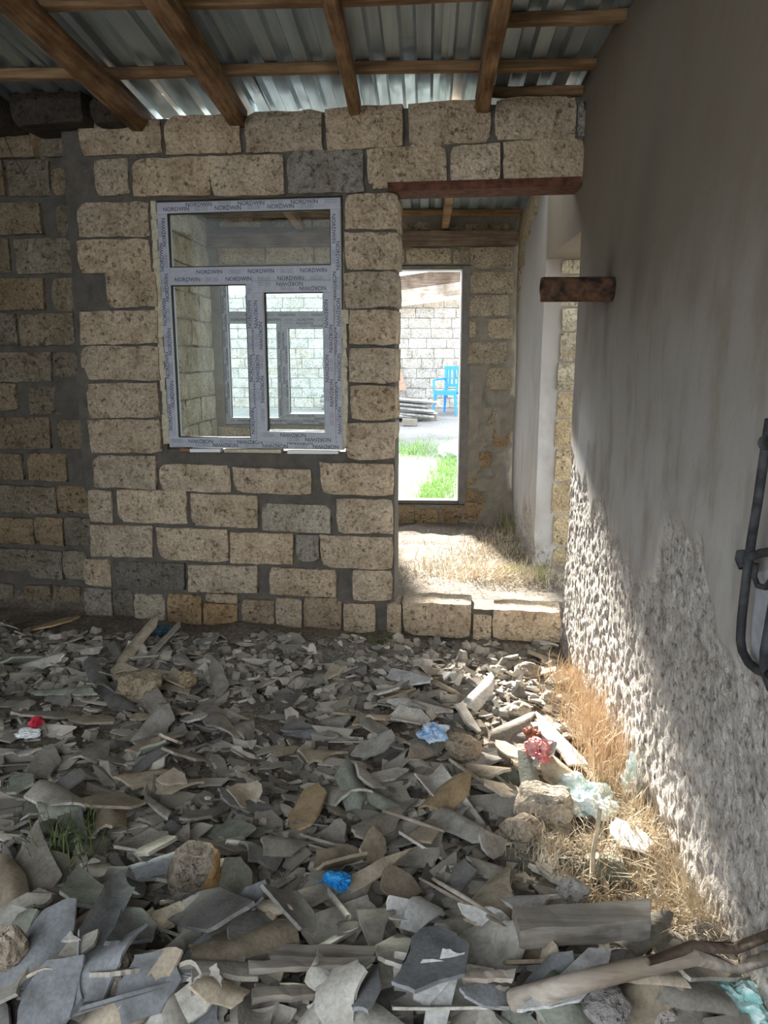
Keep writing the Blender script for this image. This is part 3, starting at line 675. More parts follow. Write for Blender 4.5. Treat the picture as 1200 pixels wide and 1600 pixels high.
def rods(name, pts, r, x=rx, mat='iron'):
    m = MB(); m.tube([inv @ onx(a, b, x) for a, b in pts], r, 10); return m.build(name, mat, root, True)
rods('rod', [(1203, 655), (1193, 720), (1183, 790), (1174, 845), (1168, 890), (1163, 930), (1159, 965), (1157, 1000), (1160, 1018), (1170, 1036), (1185, 1048), (1206, 1056)], 0.0095)
rods('rod', [(1212, 930), (1203, 980), (1196, 1020), (1196, 1045), (1206, 1075), (1225, 1090)], 0.011)
rods('crossbar', [(1168, 872), (1190, 864), (1220, 860)], 0.009); rods('knob', [(1160, 860), (1161, 872), (1163, 888)], [0.012, 0.017, 0.012])
rods('loop', [(1182, 880), (1178, 900), (1184, 915), (1196, 918), (1206, 905)], 0.006)
rods('wall_bolt', [(1196, 692), (1212, 690)], 0.016)
m = MB(); q = [inv @ onx(a, b, RW-0.012) for a, b in ((1182, 895), (1212, 885), (1212, 1060), (1176, 1040), (1172, 1000))]
q2 = [p+Vector((0.01, 0, 0)) for p in q]; m.add(q+q2, [(0, 1, 2, 3, 4), (9, 8, 7, 6, 5)] + [(k, (k+1) % 5, 5+(k+1) % 5, 5+k) for k in range(5)]); m.build('backing_plate', m_plain('pale_plate', (0.33, 0.34, 0.36), 0.7, 0.3, 0.3), root)
tag(root, 'black iron rod bracket with rounded lower end on the plastered wall', 'bracket')
m = MB(); m.tube([LEFTF.P(*LEFTF.px(-3, 190, 0.02), 0.02), LEFTF.P(*LEFTF.px(18, 240, 0.03), 0.03), LEFTF.P(*LEFTF.px(42, 281, 0.01), 0.01)], 0.0022, 5)
tag(m.build('loose_wire', 'wire'), 'thin black wire hanging across the dark recessed wall', 'wire')

# ------------------------------------------------------------------ rubble: a pile built up on a height map
HX0, HY0, HC = -3.1, 0.0, 0.02
hx = np.arange(HX0, 0.72, HC); hy = np.arange(HY0, 4.2, HC); HXX, HYY = np.meshgrid(hx, hy, indexing='ij')
HM = floor_z(HXX, HYY); FZ = HM.copy()
def hget(x, y):
    i = np.clip(((np.asarray(x)-HX0)/HC).astype(int), 0, HM.shape[0]-1); j = np.clip(((np.asarray(y)-HY0)/HC).astype(int), 0, HM.shape[1]-1); return HM[i, j]
def ground_at(px, py):
    p = onz(px, py, 0.1)
    for _ in range(4): p = onz(px, py, float(hget(p.x, p.y)))
    return p
CAP = 0.06
def seat(x, y, L, W, phi, sink=0.3, jit=0.12):
    """rest a plate on the pile: returns z, normal; raises the height map beneath it"""
    c, s = math.cos(phi), math.sin(phi)
    U, V = np.meshgrid(np.linspace(-.45, .45, 7)*L, np.linspace(-.45, .45, 4)*W, indexing='ij')
    X = x+U*c-V*s; Y = y+U*s+V*c; Z = hget(X, Y)
    A = np.stack([np.ones(U.size), U.ravel(), V.ravel()], 1); k, *_ = np.linalg.lstsq(A, Z.ravel(), rcond=None)
    k[1] = np.clip(k[1], -.6, .6)+random.gauss(0, jit); k[2] = np.clip(k[2], -.6, .6)+random.gauss(0, jit)
    res = Z.ravel()-A @ k; k[0] += np.quantile(res, 0.93-sink*0.8)
    k[0] = min(k[0], float(floor_z(np.array(x), np.array(y)))+CAP*(0.35+0.65*float(sstep(3.75, 3.2, y))))
    return k
def raise_map(x, y, L, W, phi, k, th):
    c, s = math.cos(phi), math.sin(phi); r = max(L, W)*0.6
    i0, i1 = int((x-r-HX0)/HC), int((x+r-HX0)/HC)+1; j0, j1 = int((y-r-HY0)/HC), int((y+r-HY0)/HC)+1
    i0, j0 = max(i0, 0), max(j0, 0); sx, sy = HXX[i0:i1, j0:j1]-x, HYY[i0:i1, j0:j1]-y
    if sx.size == 0: return
    u = sx*c+sy*s; v = -sx*s+sy*c; inside = (np.abs(u) < L*.46) & (np.abs(v) < W*.46)
    z = k[0]+k[1]*u+k[2]*v+th
    z = np.minimum(z, FZ[i0:i1, j0:j1]+0.19); HM[i0:i1, j0:j1] = np.where(inside, np.maximum(HM[i0:i1, j0:j1], z), HM[i0:i1, j0:j1])
def basis(phi, k):
    e1 = Vector((math.cos(phi), math.sin(phi), k[1])).normalized(); e2 = Vector((-math.sin(phi), math.cos(phi), k[2])); n = e1.cross(e2).normalized(); e2 = n.cross(e1)
    return Matrix((e1, e2, n)).transposed().to_4x4()
# crumbs and small chips: uncountable
rb = MB()
def chip(x, y, r, flat):
    n = random.choice((4, 5, 5, 6)); a0 = random.random()*6.3
    k = (float(hget(x, y)), random.gauss(0, .3), random.gauss(0, .3)); B = basis(a0, k)
    th = r*(0.22 if flat else 0.9); pts = [(r*random.uniform(.65, 1.2)*math.cos(2*math.pi*i/n), r*random.uniform(.5, 1)*math.sin(2*math.pi*i/n)) for i in range(n)]
    tp = 1.0 if flat else 0.6
    T = Matrix.Translation((x, y, k[0])) @ B
    v = [T @ Vector((p, q, -th*.6)) for p, q in pts] + [T @ Vector((p*tp+random.uniform(-.1, .1)*r, q*tp, th*random.uniform(.4, .7))) for p, q in pts]
    rb.add(v, [tuple(range(n, 2*n))] + [(i, (i+1) % n, n+(i+1) % n, n+i) for i in range(n)])
    if r > 0.03: raise_map(x, y, r*1.4, r*1.4, 0, k, th*.5)
def floor_px():
    while True:
        px, py = random.uniform(-60, 1190), 1000+640*random.random()**0.95
        p = onz(px, py, 0.08)
        if SIDEX+0.1 < p.x < RW-0.04 and 1.05 < p.y < 3.86: return px, py, p
for q in range(4200):
    px, py, p = floor_px()
    straw = px > 870+(py-1000)*0.05 and py > 1030 and py < 1440
    if straw and random.random() < 0.75: continue
    r = random.uniform(.010, .024) if random.random() < .6 else random.uniform(.02, .042)
    chip(p.x, p.y, r, random.random() < .65)
for q in range(1700):
    px, py = random.uniform(-20, 885), random.uniform(985, 1100); p = onz(px, py, 0.02)
    if p.x > RW-.04 or p.y > 3.93-(p.x-RW)*math.tan(BETA) or p.x < SIDEX+.1: continue
    chip(p.x, p.y-.03, random.uniform(.012, .045), random.random() < .7)
def beyond():
    # the same floor outside the picture: towards the side wall and behind the viewer
    while True:
        x, y = random.uniform(SIDEX+.08, RW-.08), random.uniform(0.1, 4.0)
        if y < 1.25+.1*random.random() or x < -.42*y-.55: return x, y
for q in range(2600):
    x, y = beyond(); chip(x, y, random.uniform(.014, .045), random.random() < .65)
# shard meshes
TH = 0.009
def shard_mesh(seed, kind):
    """unit-length piece of corrugated slate, x along the corrugation; curved across"""
    r = random.Random(seed); nu, nv = 6, 6; v = []; f = []
    asp = 1.0
    if kind == 'flat': amp, ph, wav = r.uniform(0.0, 0.04), 0, 1
    elif kind == 'trough': amp, ph, wav = r.uniform(0.22, 0.42)*r.choice((1, 1, 1, -1)), 0, 1
    else: amp, ph, wav = r.uniform(0.12, 0.22), r.uniform(.3, 1.2), 1.6
    e0 = [r.uniform(-.05, .05) for _ in range(nv+1)]; e1 = [r.uniform(-.05, .05) for _ in range(nv+1)]
    s0, s1 = r.uniform(-.32, .32), r.uniform(-.32, .32); pt0, pt1 = r.choice((0, 0, .25, .4)), r.choice((0, 0, .25, .4))
    w0 = [r.uniform(.40, .50) for _ in range(4)]; w1 = [r.uniform(.40, .50) for _ in range(4)]
    if r.random() < .5: w0[r.choice((0, 3))] *= r.uniform(.1, .6)
    if r.random() < .4: w1[r.choice((0, 3))] *= r.uniform(.1, .6)
    tap = r.uniform(-.35, .35)
    def lin(a, t): k = t*3; i = min(int(k), 2); return a[i]+(a[i+1]-a[i])*(k-i)
    for i in range(nu+1):
        for j in range(nv+1):
            t = i/nu; q = j/nv-0.5
            yb = -lin(w0, t)*(1+tap*(t-.5)); ya = lin(w1, t)*(1+tap*(t-.5)); y = yb+(ya-yb)*(q+.5)
            xa = -.5+e0[j]*.5+s0*q+pt0*abs(q)*1.2; xb = .5+e1[j]*.5+s1*q-pt1*abs(q)*1.2
            x = xa+(xb-xa)*t
            z = amp*(math.cos(math.pi*y*wav+ph)-.6)
            v.append((x, y, z))
    N = len(v); id = lambda i, j: i*(nv+1)+j
    v += [(p[0]+r.uniform(-.01, .01), p[1], p[2]-1.0) for p in v]      # lower skin: thickness is scaled through the object
    for i in range(nu):
        for j in range(nv):
            q = (id(i, j), id(i+1, j), id(i+1, j+1), id(i, j+1)); f.append(q); f.append(tuple(a+N for a in reversed(q)))
    ring = [id(i, 0) for i in range(nu+1)]+[id(nu, j) for j in range(1, nv+1)]+[id(i, nv) for i in range(nu-1, -1, -1)]+[id(0, j) for j in range(nv-1, 0, -1)]
    return v, f, N, ring
SRC = {k: [shard_mesh(1000+i*7+len(k), k) for i in range(n)] for k, n in (('flat', 12), ('trough', 14), ('wavy', 8))}
def shard_data(kind, idx, L, W, th=TH):
    v, f, N, ring = SRC[kind][idx]; n = len(ring)
    top = [(x*L, y*W, z*W) for x, y, z in v[:N]]; low = [(x*L, y*W, t[2]-th) for (x, y, z), t in zip(v[N:], top)]
    rim = [top[i] for i in ring]+[low[i] for i in ring]; B = 2*N
    me = mesh('slate_piece', top+low+rim, f+[(B+(a+1) % n, B+a, B+n+a, B+n+(a+1) % n) for a in range(n)], 'slate'); me.materials.append(M['slate_edge']); me.polygons.foreach_set('material_index', [0 if i < 72 else 1 for i in range(len(me.polygons))])
    me.polygons.foreach_set('use_smooth', [i < 72 for i in range(len(me.polygons))])
    return me
TONE = {'grey': (0.27, 0.25, 0.215), 'pale grey': (0.41, 0.39, 0.35), 'whitish': (0.52, 0.515, 0.50), 'dark grey': (0.15, 0.145, 0.135), 'brownish': (0.27, 0.225, 0.165), 'ochre': (0.40, 0.295, 0.175),
        'greenish': (0.225, 0.235, 0.195), 'bluish grey': (0.205, 0.212, 0.22), 'tan': (0.40, 0.34, 0.26), 'white': (0.72, 0.72, 0.71)}
MARKS = [(207, 1067, 'squarish limestone chunk'), (677, 1143, 'pale blue crumpled bag'), (522, 1380, 'bright blue scrap'), (300, 1350, 'rock with an orange side'), (905, 1465, 'squared grey plank'),
         (912, 1245, 'teal plastic bag'), (845, 1168, 'pink rag'), (855, 1245, 'broad flat rock'), (57, 1131, 'red scrap'), (750, 985, 'doorway step'), (85, 978, 'ochre slab'),
         (480, 1498, 'long split lath'), (1000, 1550, 'long bleached pole'), (778, 1405, 'cream dished piece'), (160, 1528, 'lumpy concrete stone'), (480, 985, 'wall foot'),
         (350, 1140, 'long grey trough piece'), (480, 1275, 'ochre triangular piece'), (740, 1310, 'pale bent plate'), (15, 1475, 'rough edge stone'), (640, 1300, 'thin stick')]
def where(px, py, skip=None):
    best = min((m for m in MARKS if m[2] != skip), key=lambda m: math.hypot((m[0]-px), (m[1]-py)*1.3)); dx, dy = px-best[0], py-best[1]
    dist = math.hypot(dx, dy*1.3); near = 'close ' if dist < 60 else ''
    if abs(dx) > abs(dy)*1.3: rel = 'wallward of' if dx > 0 else 'cornerward of'
    else: rel = near+'in front of' if dy > 0 else near+'behind'
    return rel+' the '+best[2]
used = {}
GRP = 'broken roofing slate pieces in the rubble'
NSH = 0
def place_shard(px, py, L, W, phi, tone, kind, label=None, th=TH, jit=0.17, sink=0.1, name='slate_piece', lift=0.0):
    global NSH
    p = ground_at(px, py)
    if p.x+L*.3 > RW: p.x = RW-L*.35
    k = seat(p.x, p.y, L, W, phi, sink, jit); idx = random.randrange(len(SRC[kind]))
    me = shard_data(kind, idx, L, W, th)
    o = obj('slate_piece', me); o.matrix_world = Matrix.Translation((p.x, p.y, k[0]+th*.6+lift)) @ basis(phi, k)
    k2 = np.array(k); raise_map(p.x, p.y, L, W, phi, k2, th + (0.0 if kind == 'flat' else 0.06*W))
    c = TONE[tone]; q = random.uniform(.88, 1.18); o.color = (c[0]*q, c[1]*q, c[2]*q, 1)
    if not label:
        size = 'large ' if L > 0.19 else ('small ' if L < 0.105 else '')
        shape = {'flat': 'flat slate chip' if L < .11 else 'flat slate plate', 'trough': 'curved slate piece', 'wavy': 'wavy slate piece'}[kind]
        if L > 2.6*W: shape = 'narrow '+shape.replace('plate', 'strip').replace('chip', 'strip')
        ori = 'lying crosswise ' if abs(math.cos(phi)) > .85 else ('lying lengthwise ' if abs(math.cos(phi)) < .5 else 'lying aslant ')
        label = f'{size}{tone} {shape} {ori}{where(px, py)}'
        if len(label.split()) > 16: label = label.replace('lying ', '')
        if len(label.split()) > 16: label = label.replace('close ', '').replace(' slate', '', 1)
        if len(label.split()) > 16: label = label.replace('narrow ', '')
    used[label] = used.get(label, 0)+1
    tag(o, label, 'slate piece', GRP); NSH += 1
    return o
def shard_px(x1, y1, x2, y2, W, tone, kind, label=None, **kw):
    a, b = ground_at(x1, y1), ground_at(x2, y2); d = b-a
    return place_shard((x1+x2)/2, (y1+y2)/2, max(math.hypot(d.x, d.y), W*0.8), W, math.atan2(d.y, d.x), tone, kind, label, **kw)
# stones lying in the rubble
def stone(x0, x1, y0, y1, col, label, flat=0.7, seed=0, cat='stone', name='stone', sub=2, sq=0.0, side=False):
    import bmesh
    a, b = ground_at((x0+x1)/2, y1), 0; r = random.Random(seed)
    dist = (Vector((a.x, a.y, a.z))-EYE).length; wpx = (x1-x0)/F*dist; hpx = (y1-y0)/F*dist
    bmx = bmesh.new(); bmesh.ops.create_icosphere(bmx, subdivisions=sub+1, radius=1.0)
    for v in bmx.verts:
        p = v.co.copy()
        if sq: p = Vector([math.copysign(abs(t)**(1-sq), t) for t in p])*(1+0.1*sq)
        from mathutils import noise as mn
        p *= 1+0.28*mn.noise(p*1.3+Vector((seed*3.1, 0, 0)))+0.10*mn.noise(p*3.5+Vector((0, seed*1.7, 0)))
        v.co = p
    me = bpy.data.meshes.new(name); bmx.to_mesh(me); bmx.free(); me.materials.append(M['stone'])
    if side:
        me.materials.append(M['ochre_face'])
        for p in me.polygons: p.material_index = 1 if p.center.x > .45+.25*p.center.z else 0
    hz = hpx*flat/2; o = obj(name, me, None, (a.x, a.y+wpx*0.35, a.z+hz*0.45), (r.uniform(-.2, .2), r.uniform(-.2, .2), r.uniform(-.5, .5)), (wpx/2, wpx*0.42, hz), col)
    raise_map(a.x, a.y+wpx*.35, wpx*.8, wpx*.6, 0, (a.z, 0, 0), hz*0.9)
    return tag(o, label, cat)
# the pieces one can recognise, back to front
HL = [
 (42, 988, 128, 966, .13, 'ochre', 'flat', 'large ochre slab leaning at the foot of the dark recessed wall'),
 (0, 1050, 78, 1024, .13, 'greenish', 'trough', 'large olive curved piece at the picture edge below the dark recessed wall'),
 (172, 1037, 252, 995, .07, 'tan', 'trough', 'pale tan narrow slate strip slanting up to the wall foot'), (215, 1032, 287, 994, .04, 'grey', 'flat', None),
 (40, 1082, 147, 1078, .10, 'greenish', 'wavy', None), (140, 1042, 163, 1072, .09, 'dark grey', 'trough', None), (178, 1098, 208, 1118, .11, 'dark grey', 'trough', None), (228, 1090, 258, 1108, .11, 'grey', 'flat', None),
 (258, 1065, 296, 1092, .10, 'brownish', 'trough', None), (332, 1046, 352, 1092, .09, 'grey', 'trough', None), (322, 1100, 357, 1188, .12, 'grey', 'trough', 'long grey trough of slate lying toward the window wall'),
 (105, 1130, 182, 1142, .10, 'brownish', 'flat', None), (205, 1132, 233, 1118, .08, 'tan', 'flat', None), (366, 1150, 402, 1130, .11, 'grey', 'trough', None), (210, 1166, 290, 1150, .08, 'grey', 'flat', None),
 (212, 1172, 266, 1168, .08, 'greenish', 'trough', None), (127, 1182, 170, 1170, .10, 'grey', 'trough', None), (197, 1192, 262, 1178, .10, 'brownish', 'trough', None), (256, 1187, 290, 1185, .10, 'tan', 'flat', None),
 (180, 1222, 262, 1203, .10, 'brownish', 'trough', None), (257, 1215, 293, 1226, .08, 'tan', 'flat', None), (55, 1210, 92, 1178, .12, 'grey', 'flat', None), (8, 1236, 44, 1224, .14, 'greenish', 'flat', None),
 (62, 1236, 122, 1260, .13, 'grey', 'trough', None), (137, 1250, 232, 1260, .13, 'brownish', 'flat', 'broad brownish slate plate behind the green weeds'), (372, 1232, 402, 1262, .11, 'tan', 'trough', None),
 (432, 1112, 465, 1075, .10, 'dark grey', 'trough', None), (440, 1152, 506, 1150, .08, 'dark grey', 'trough', None), (524, 1127, 582, 1118, .11, 'brownish', 'flat', None), (588, 1072, 612, 1092, .12, 'pale grey', 'flat', None),
 (612, 1043, 668, 1070, .12, 'whitish', 'trough', 'whitish curved slate piece before the doorway step'), (690, 1072, 722, 1060, .09, 'whitish', 'trough', None), (620, 1092, 705, 1116, .07, 'pale grey', 'trough', None),
 (730, 1102, 775, 1075, .10, 'whitish', 'trough', None), (608, 1130, 665, 1132, .10, 'pale grey', 'trough', None), (545, 1182, 620, 1160, .11, 'pale grey', 'flat', None), (640, 1184, 715, 1162, .12, 'grey', 'trough', None),
 (557, 1220, 638, 1205, .07, 'tan', 'trough', None), (555, 1232, 640, 1236, .06, 'pale grey', 'flat', None), (458, 1298, 500, 1248, .13, 'ochre', 'flat', 'ochre triangular slate piece in the middle of the heap'),
 (675, 1268, 725, 1220, .13, 'ochre', 'trough', None), (723, 1200, 800, 1226, .12, 'tan', 'trough', None), (735, 1188, 785, 1182, .10, 'pale grey', 'trough', None), (772, 1170, 815, 1187, .07, 'tan', 'flat', None),
 (835, 1118, 915, 1198, .10, 'pale grey', 'trough', 'pale angular channel piece slanting beside the pink rag'), (760, 1220, 808, 1238, .11, 'tan', 'flat', None),
 (545, 1255, 606, 1272, .10, 'grey', 'trough', None), (555, 1322, 660, 1258, .09, 'grey', 'trough', 'long narrow grey slate strip ending behind the thin stick'), (690, 1270, 775, 1342, .13, 'pale grey', 'wavy', 'large pale bent slate plate near the crumbly beige stone'),
 (745, 1308, 792, 1342, .11, 'pale grey', 'flat', None), (335, 1285, 405, 1312, .14, 'greenish', 'flat', 'greenish slate plate behind the rock with an orange side'), (488, 1295, 540, 1325, .13, 'grey', 'trough', None),
 (405, 1337, 495, 1318, .09, 'grey', 'trough', None), (490, 1367, 570, 1335, .11, 'brownish', 'trough', None), (568, 1354, 600, 1340, .09, 'tan', 'flat', None), (636, 1325, 685, 1320, .12, 'brownish', 'flat', None), (625, 1345, 682, 1352, .08, 'grey', 'flat', None),
 (215, 1352, 268, 1306, .12, 'grey', 'flat', None), (185, 1402, 228, 1352, .11, 'dark grey', 'flat', None), (125, 1402, 180, 1335, .12, 'grey', 'flat', None), (35, 1335, 75, 1397, .13, 'grey', 'flat', None), (5, 1338, 25, 1417, .09, 'brownish', 'trough', None),
 (358, 1417, 378, 1348, .11, 'greenish', 'flat', 'greenish pointed slate piece standing near the rock with an orange side'), (545, 1387, 650, 1362, .05, 'tan', 'flat', None), (600, 1417, 642, 1403, .13, 'brownish', 'flat', None), (418, 1432, 560, 1406, .11, 'grey', 'wavy', None),
 (103, 1410, 170, 1447, .13, 'greenish', 'flat', None), (248, 1452, 275, 1418, .10, 'tan', 'flat', None), (275, 1408, 362, 1452, .16, 'dark grey', 'flat', 'large dark weave-textured plate before the rock with an orange side'), (365, 1430, 420, 1467, .17, 'dark grey', 'flat', None),
 (605, 1442, 690, 1420, .06, 'whitish', 'trough', None), (745, 1432, 808, 1383, .17, 'tan', 'trough', 'large cream dished slate piece behind the squared grey plank'), (640, 1450, 685, 1456, .13, 'whitish', 'trough', None),
 (205, 1502, 225, 1438, .12, 'bluish grey', 'flat', None), (130, 1487, 200, 1415, .08, 'bluish grey', 'trough', None), (15, 1527, 110, 1440, .13, 'bluish grey', 'trough', 'long bluish slate trough slanting across the near corner'),
 (430, 1472, 500, 1455, .14, 'dark grey', 'flat', None), (560, 1487, 620, 1450, .14, 'grey', 'trough', None), (300, 1502, 380, 1490, .15, 'grey', 'flat', None), (715, 1480, 795, 1475, .07, 'whitish', 'flat', None), (695, 1502, 798, 1494, .13, 'pale grey', 'trough', None),
 (205, 1572, 250, 1505, .16, 'bluish grey', 'flat', None), (310, 1552, 352, 1530, .14, 'bluish grey', 'flat', None), (595, 1532, 645, 1505, .11, 'pale grey', 'flat', None), (852, 1562, 955, 1520, .08, 'whitish', 'flat', 'whitish straight board strip beside the bleached pole'),
 (40, 1592, 115, 1545, .17, 'bluish grey', 'flat', None), (490, 1592, 585, 1545, .17, 'pale grey', 'trough', 'large pale curved slate piece at the bottom of the picture'), (600, 1597, 725, 1572, .21, 'bluish grey', 'flat', 'large bluish dark slab at the bottom of the picture'),
 (957, 1308, 1008, 1357, .12, 'white', 'flat', 'bright white slate piece lying in the dry grass'), (645, 1535, 700, 1545, .11, 'whitish', 'flat', None), (760, 1540, 815, 1520, .10, 'pale grey', 'wavy', None),
]
FG = [h for h in HL]
NRAND = 298-len(HL)
def rand_shard():
    while True:
        px, py, p = floor_px()
        if px > 860+(py-1000)*0.12 and py < 1450: continue
        if py < 1020 and random.random() < .5: continue
        break
    kind = random.choices(('flat', 'trough', 'wavy'), (2.5, 7, 2.5))[0]
    L = random.choice((random.uniform(.09, .15), random.uniform(.12, .22), random.uniform(.16, .28))); W = min(L*random.uniform(.3, .62), .125)
    lightx = min(1, max(0, (px-150)/650))  # light from the right put into the slate tones: paler rightwards, darker leftwards
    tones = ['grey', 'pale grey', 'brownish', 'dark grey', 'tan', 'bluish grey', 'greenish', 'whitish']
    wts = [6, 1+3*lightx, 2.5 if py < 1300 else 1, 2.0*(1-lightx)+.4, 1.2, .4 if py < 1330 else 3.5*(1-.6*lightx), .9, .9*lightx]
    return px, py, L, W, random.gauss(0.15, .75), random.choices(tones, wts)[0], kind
# small unlabelled pieces first, inside the rubble mass
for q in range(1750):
    px, py, L, W, phi, tone, kind = rand_shard(); CAP = .06
    if q >= 1100:
        x, y = beyond(); p = Vector((x, y, float(hget(x, y)))); L *= .9; W *= .9
    else: p = ground_at(px, py); L *= .62; W *= .7
    k = seat(p.x, p.y, L, W, phi, .3, .15); v, f, N, _ = SRC[kind][random.randrange(len(SRC[kind]))]
    T = Matrix.Translation((p.x, p.y, k[0]+.003)) @ basis(phi, k); top = [Vector((x*L, y*W, z*W)) for x, y, z in v[:N]]
    # coarse version: every second grid line
    idx = [i*7+j for i in (0, 3, 6) for j in (0, 3, 6)]; tp = [T @ top[i] for i in idx]; lw = [T @ (top[i]-Vector((0, 0, .006))) for i in idx]
    g = [(0, 3, 4, 1), (1, 4, 5, 2), (3, 6, 7, 4), (4, 7, 8, 5)]; ring = [0, 3, 6, 7, 8, 5, 2, 1]
    rb.add(tp+lw, g + [(ring[(a+1) % 8], ring[a], ring[a]+9, ring[(a+1) % 8]+9) for a in range(8)]); raise_map(p.x, p.y, L, W, phi, k, .006)
CAP = .15
ro = rb.build('rubble', 'rubble'); ro['kind'] = 'stuff'; tag(ro, 'crumbled slate, mortar crumbs and small chips covering the room floor', 'rubble')
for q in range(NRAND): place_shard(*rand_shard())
for (x1, y1, x2, y2, W, tone, kind, lab) in sorted(HL, key=lambda h: h[1]+h[3]): shard_px(x1, y1, x2, y2, W*.86, tone, kind, lab, jit=.12, sink=.1, lift=.045 if lab and 'bright white' in lab else 0.0)

stone(178, 240, 1045, 1090, (0.40, 0.33, 0.235), 'squarish yellow limestone chunk among the dark slate near the window wall', 0.85, 1, sq=.5)
stone(277, 304, 1043, 1070, (0.36, 0.28, 0.18), 'small rounded ochre stone just past the squarish limestone chunk', 0.9, 2)
stone(812, 897, 1205, 1284, (0.45, 0.40, 0.33), 'broad flat grey-beige rock before the teal plastic bag', 0.6, 3, sq=.3)
stone(788, 850, 1270, 1318, (0.45, 0.38, 0.30), 'crumbly beige stone in front of the broad flat rock', 0.8, 4)
stone(265, 330, 1306, 1392, (0.25, 0.21, 0.17), 'angular dark rock with an orange-brown side in the slate heap', 0.8, 5, sq=.35, side=True)
stone(-12, 30, 1436, 1516, (0.34, 0.28, 0.22), 'rough brownish stone cut by the picture edge in the near corner', 0.8, 6)
stone(124, 196, 1485, 1572, (0.33, 0.29, 0.24), 'lumpy grey-brown concrete stone among the nearest slate plates', 0.8, 7)
stone(694, 752, 1132, 1188, (0.44, 0.37, 0.28), 'rounded tan stone beside the pale blue crumpled bag', 0.7, 8)
stone(878, 920, 1370, 1412, (0.36, 0.34, 0.32), 'small grey rock behind the squared grey plank', 0.9, 9)
stone(790, 830, 1095, 1122, (0.50, 0.45, 0.38), 'pale crumbly stone behind the pink rag', 0.9, 10)
stone(845, 872, 1075, 1105, (0.42, 0.37, 0.31), 'small beige stone at the edge of the dry grass', 0.9, 11)
stone(805, 850, 1030, 1062, (0.33, 0.29, 0.25), 'brownish stone below the doorway step', 0.8, 12)
stone(955, 1010, 1490, 1530, (0.38, 0.36, 0.34), 'grey lump of concrete between squared plank and bleached pole', 0.8, 13)
stone(1085, 1140, 1445, 1490, (0.50, 0.47, 0.43), 'pale stone at the foot of the plastered wall near the pole', 0.8, 14)
stone(920, 985, 1560, 1605, (0.30, 0.28, 0.27), 'dark grey rubble stone under the bleached pole', 0.8, 15)
stone(1015, 1065, 1565, 1608, (0.40, 0.36, 0.33), 'beige rubble stone between pole and turquoise bag', 0.8, 16)
bylab = {}
for o in C.objects:
    if o.name.startswith('slate_piece'): bylab.setdefault(o['label'], []).append(o)
for lab, os_ in bylab.items():
    if len(os_) < 2: continue
    os_.sort(key=lambda o: o.location.y)
    words = {2: ('nearer', 'farther'), 3: ('nearest', 'middle', 'farthest'), 4: ('nearest', 'second nearest', 'third nearest', 'farthest')}.get(len(os_))
    for o, wd in zip(os_, words or ()):
        o['label'] = ' '.join((wd+' '+lab).replace(' lying', '').split()[:16])
# ------------------------------------------------------------------ timber in the rubble
def stick(pts, rad, label, mat='pole', cat='stick', name='stick', n=7, lift=0.01):
    P = [ground_at(x, y) for x, y in pts]; P = [onx(x, y, RW-.03) if p.x > RW-.03 else Vector((p.x, p.y, p.z+lift)) for p, (x, y) in zip(P, pts)]; zz = [p.z for p in P]
    m = MB(); o0 = P[0].copy(); m.tube([Vector((p.x, p.y, z))-o0 for p, z in zip(P, zz)], rad, n); return tag(m.build(name, mat, None, True, loc=o0), label, cat)
def plank(x1, y1, x2, y2, w, h, label, mat, name='plank', lift=0.0):
    g = (ground_at(x1, y1).z+ground_at(x2, y2).z+ground_at((x1+x2)/2, (y1+y2)/2).z)/3; a, b = onz(x1, y1, g), onz(x2, y2, g); z = g+h/2+lift; a.z = b.z = z; c = (a+b)/2; d = b-a; m = MB()
    n = 8; prof = [(-w/2, -h/2), (w/2, -h/2), (w/2, h/2), (-w/2, h/2)]; L = d.length; v = []; f = []; r = random.Random(x1)
    for i in range(n+1):
        t = -L/2+L*i/n
        for q, (y, zz) in enumerate(prof): v.append((t+((0.06*L if q in (1, 2) else -0.02*L) if i == n else 0)+r.uniform(-.004, .004), y+r.uniform(-.003, .003), zz+r.uniform(-.002, .002)))
    for i in range(n): f += [(i*4+j, (i+1)*4+j, (i+1)*4+(j+1) % 4, i*4+(j+1) % 4) for j in range(4)]
    f += [(0, 1, 2, 3), (n*4+3, n*4+2, n*4+1, n*4)]
    o = obj(name, mesh(name, v, f, mat)); o.location = c; o.rotation_euler = (0, 0, math.atan2(d.y, d.x)); raise_map(c.x, c.y, L, w, o.rotation_euler[2], (z-h/2, 0, 0), h)
    return tag(o, label, 'plank')
plank(805, 1478, 1010, 1462, 0.07, 0.05, 'squared grey plank lying across the rubble near the plastered wall', 'lath', lift=0.02)
plank(385, 1500, 582, 1503, 0.036, 0.014, 'long grey split lath on the near slate heap', 'lath', 'lath', 0.012)
plank(390, 1523, 575, 1514, 0.022, 0.012, 'shorter grey lath lying just in front of the long split lath', 'lath', 'lath', 0.012)
plank(395, 1570, 520, 1562, 0.026, 0.014, 'weathered grey lath lying below the long split lath', 'lath', 'lath', 0.015)
plank(722, 1550, 800, 1548, 0.02, 0.012, 'thin pale wooden lath beside the bluish dark slab', 'pole', 'lath', 0.03)
stick([(800, 1600), (880, 1578), (980, 1552), (1080, 1532), (1150, 1512), (1215, 1492)], [.023, .021, .020, .017, .014, .012], 'long bleached wooden pole crossing the near rubble to the wall', cat='pole', name='pole', n=9, lift=.055)
stick([(1010, 1537), (1080, 1512), (1150, 1482), (1215, 1456)], [.008, .012, .012, .010], 'thinner brown branch lying above the bleached pole', 'beam', 'branch', 'branch', lift=.05)
stick([(598, 1281), (645, 1297), (694, 1314)], [.005, .006, .004], 'thin pale stick lying on the slate in mid heap', lift=.03)
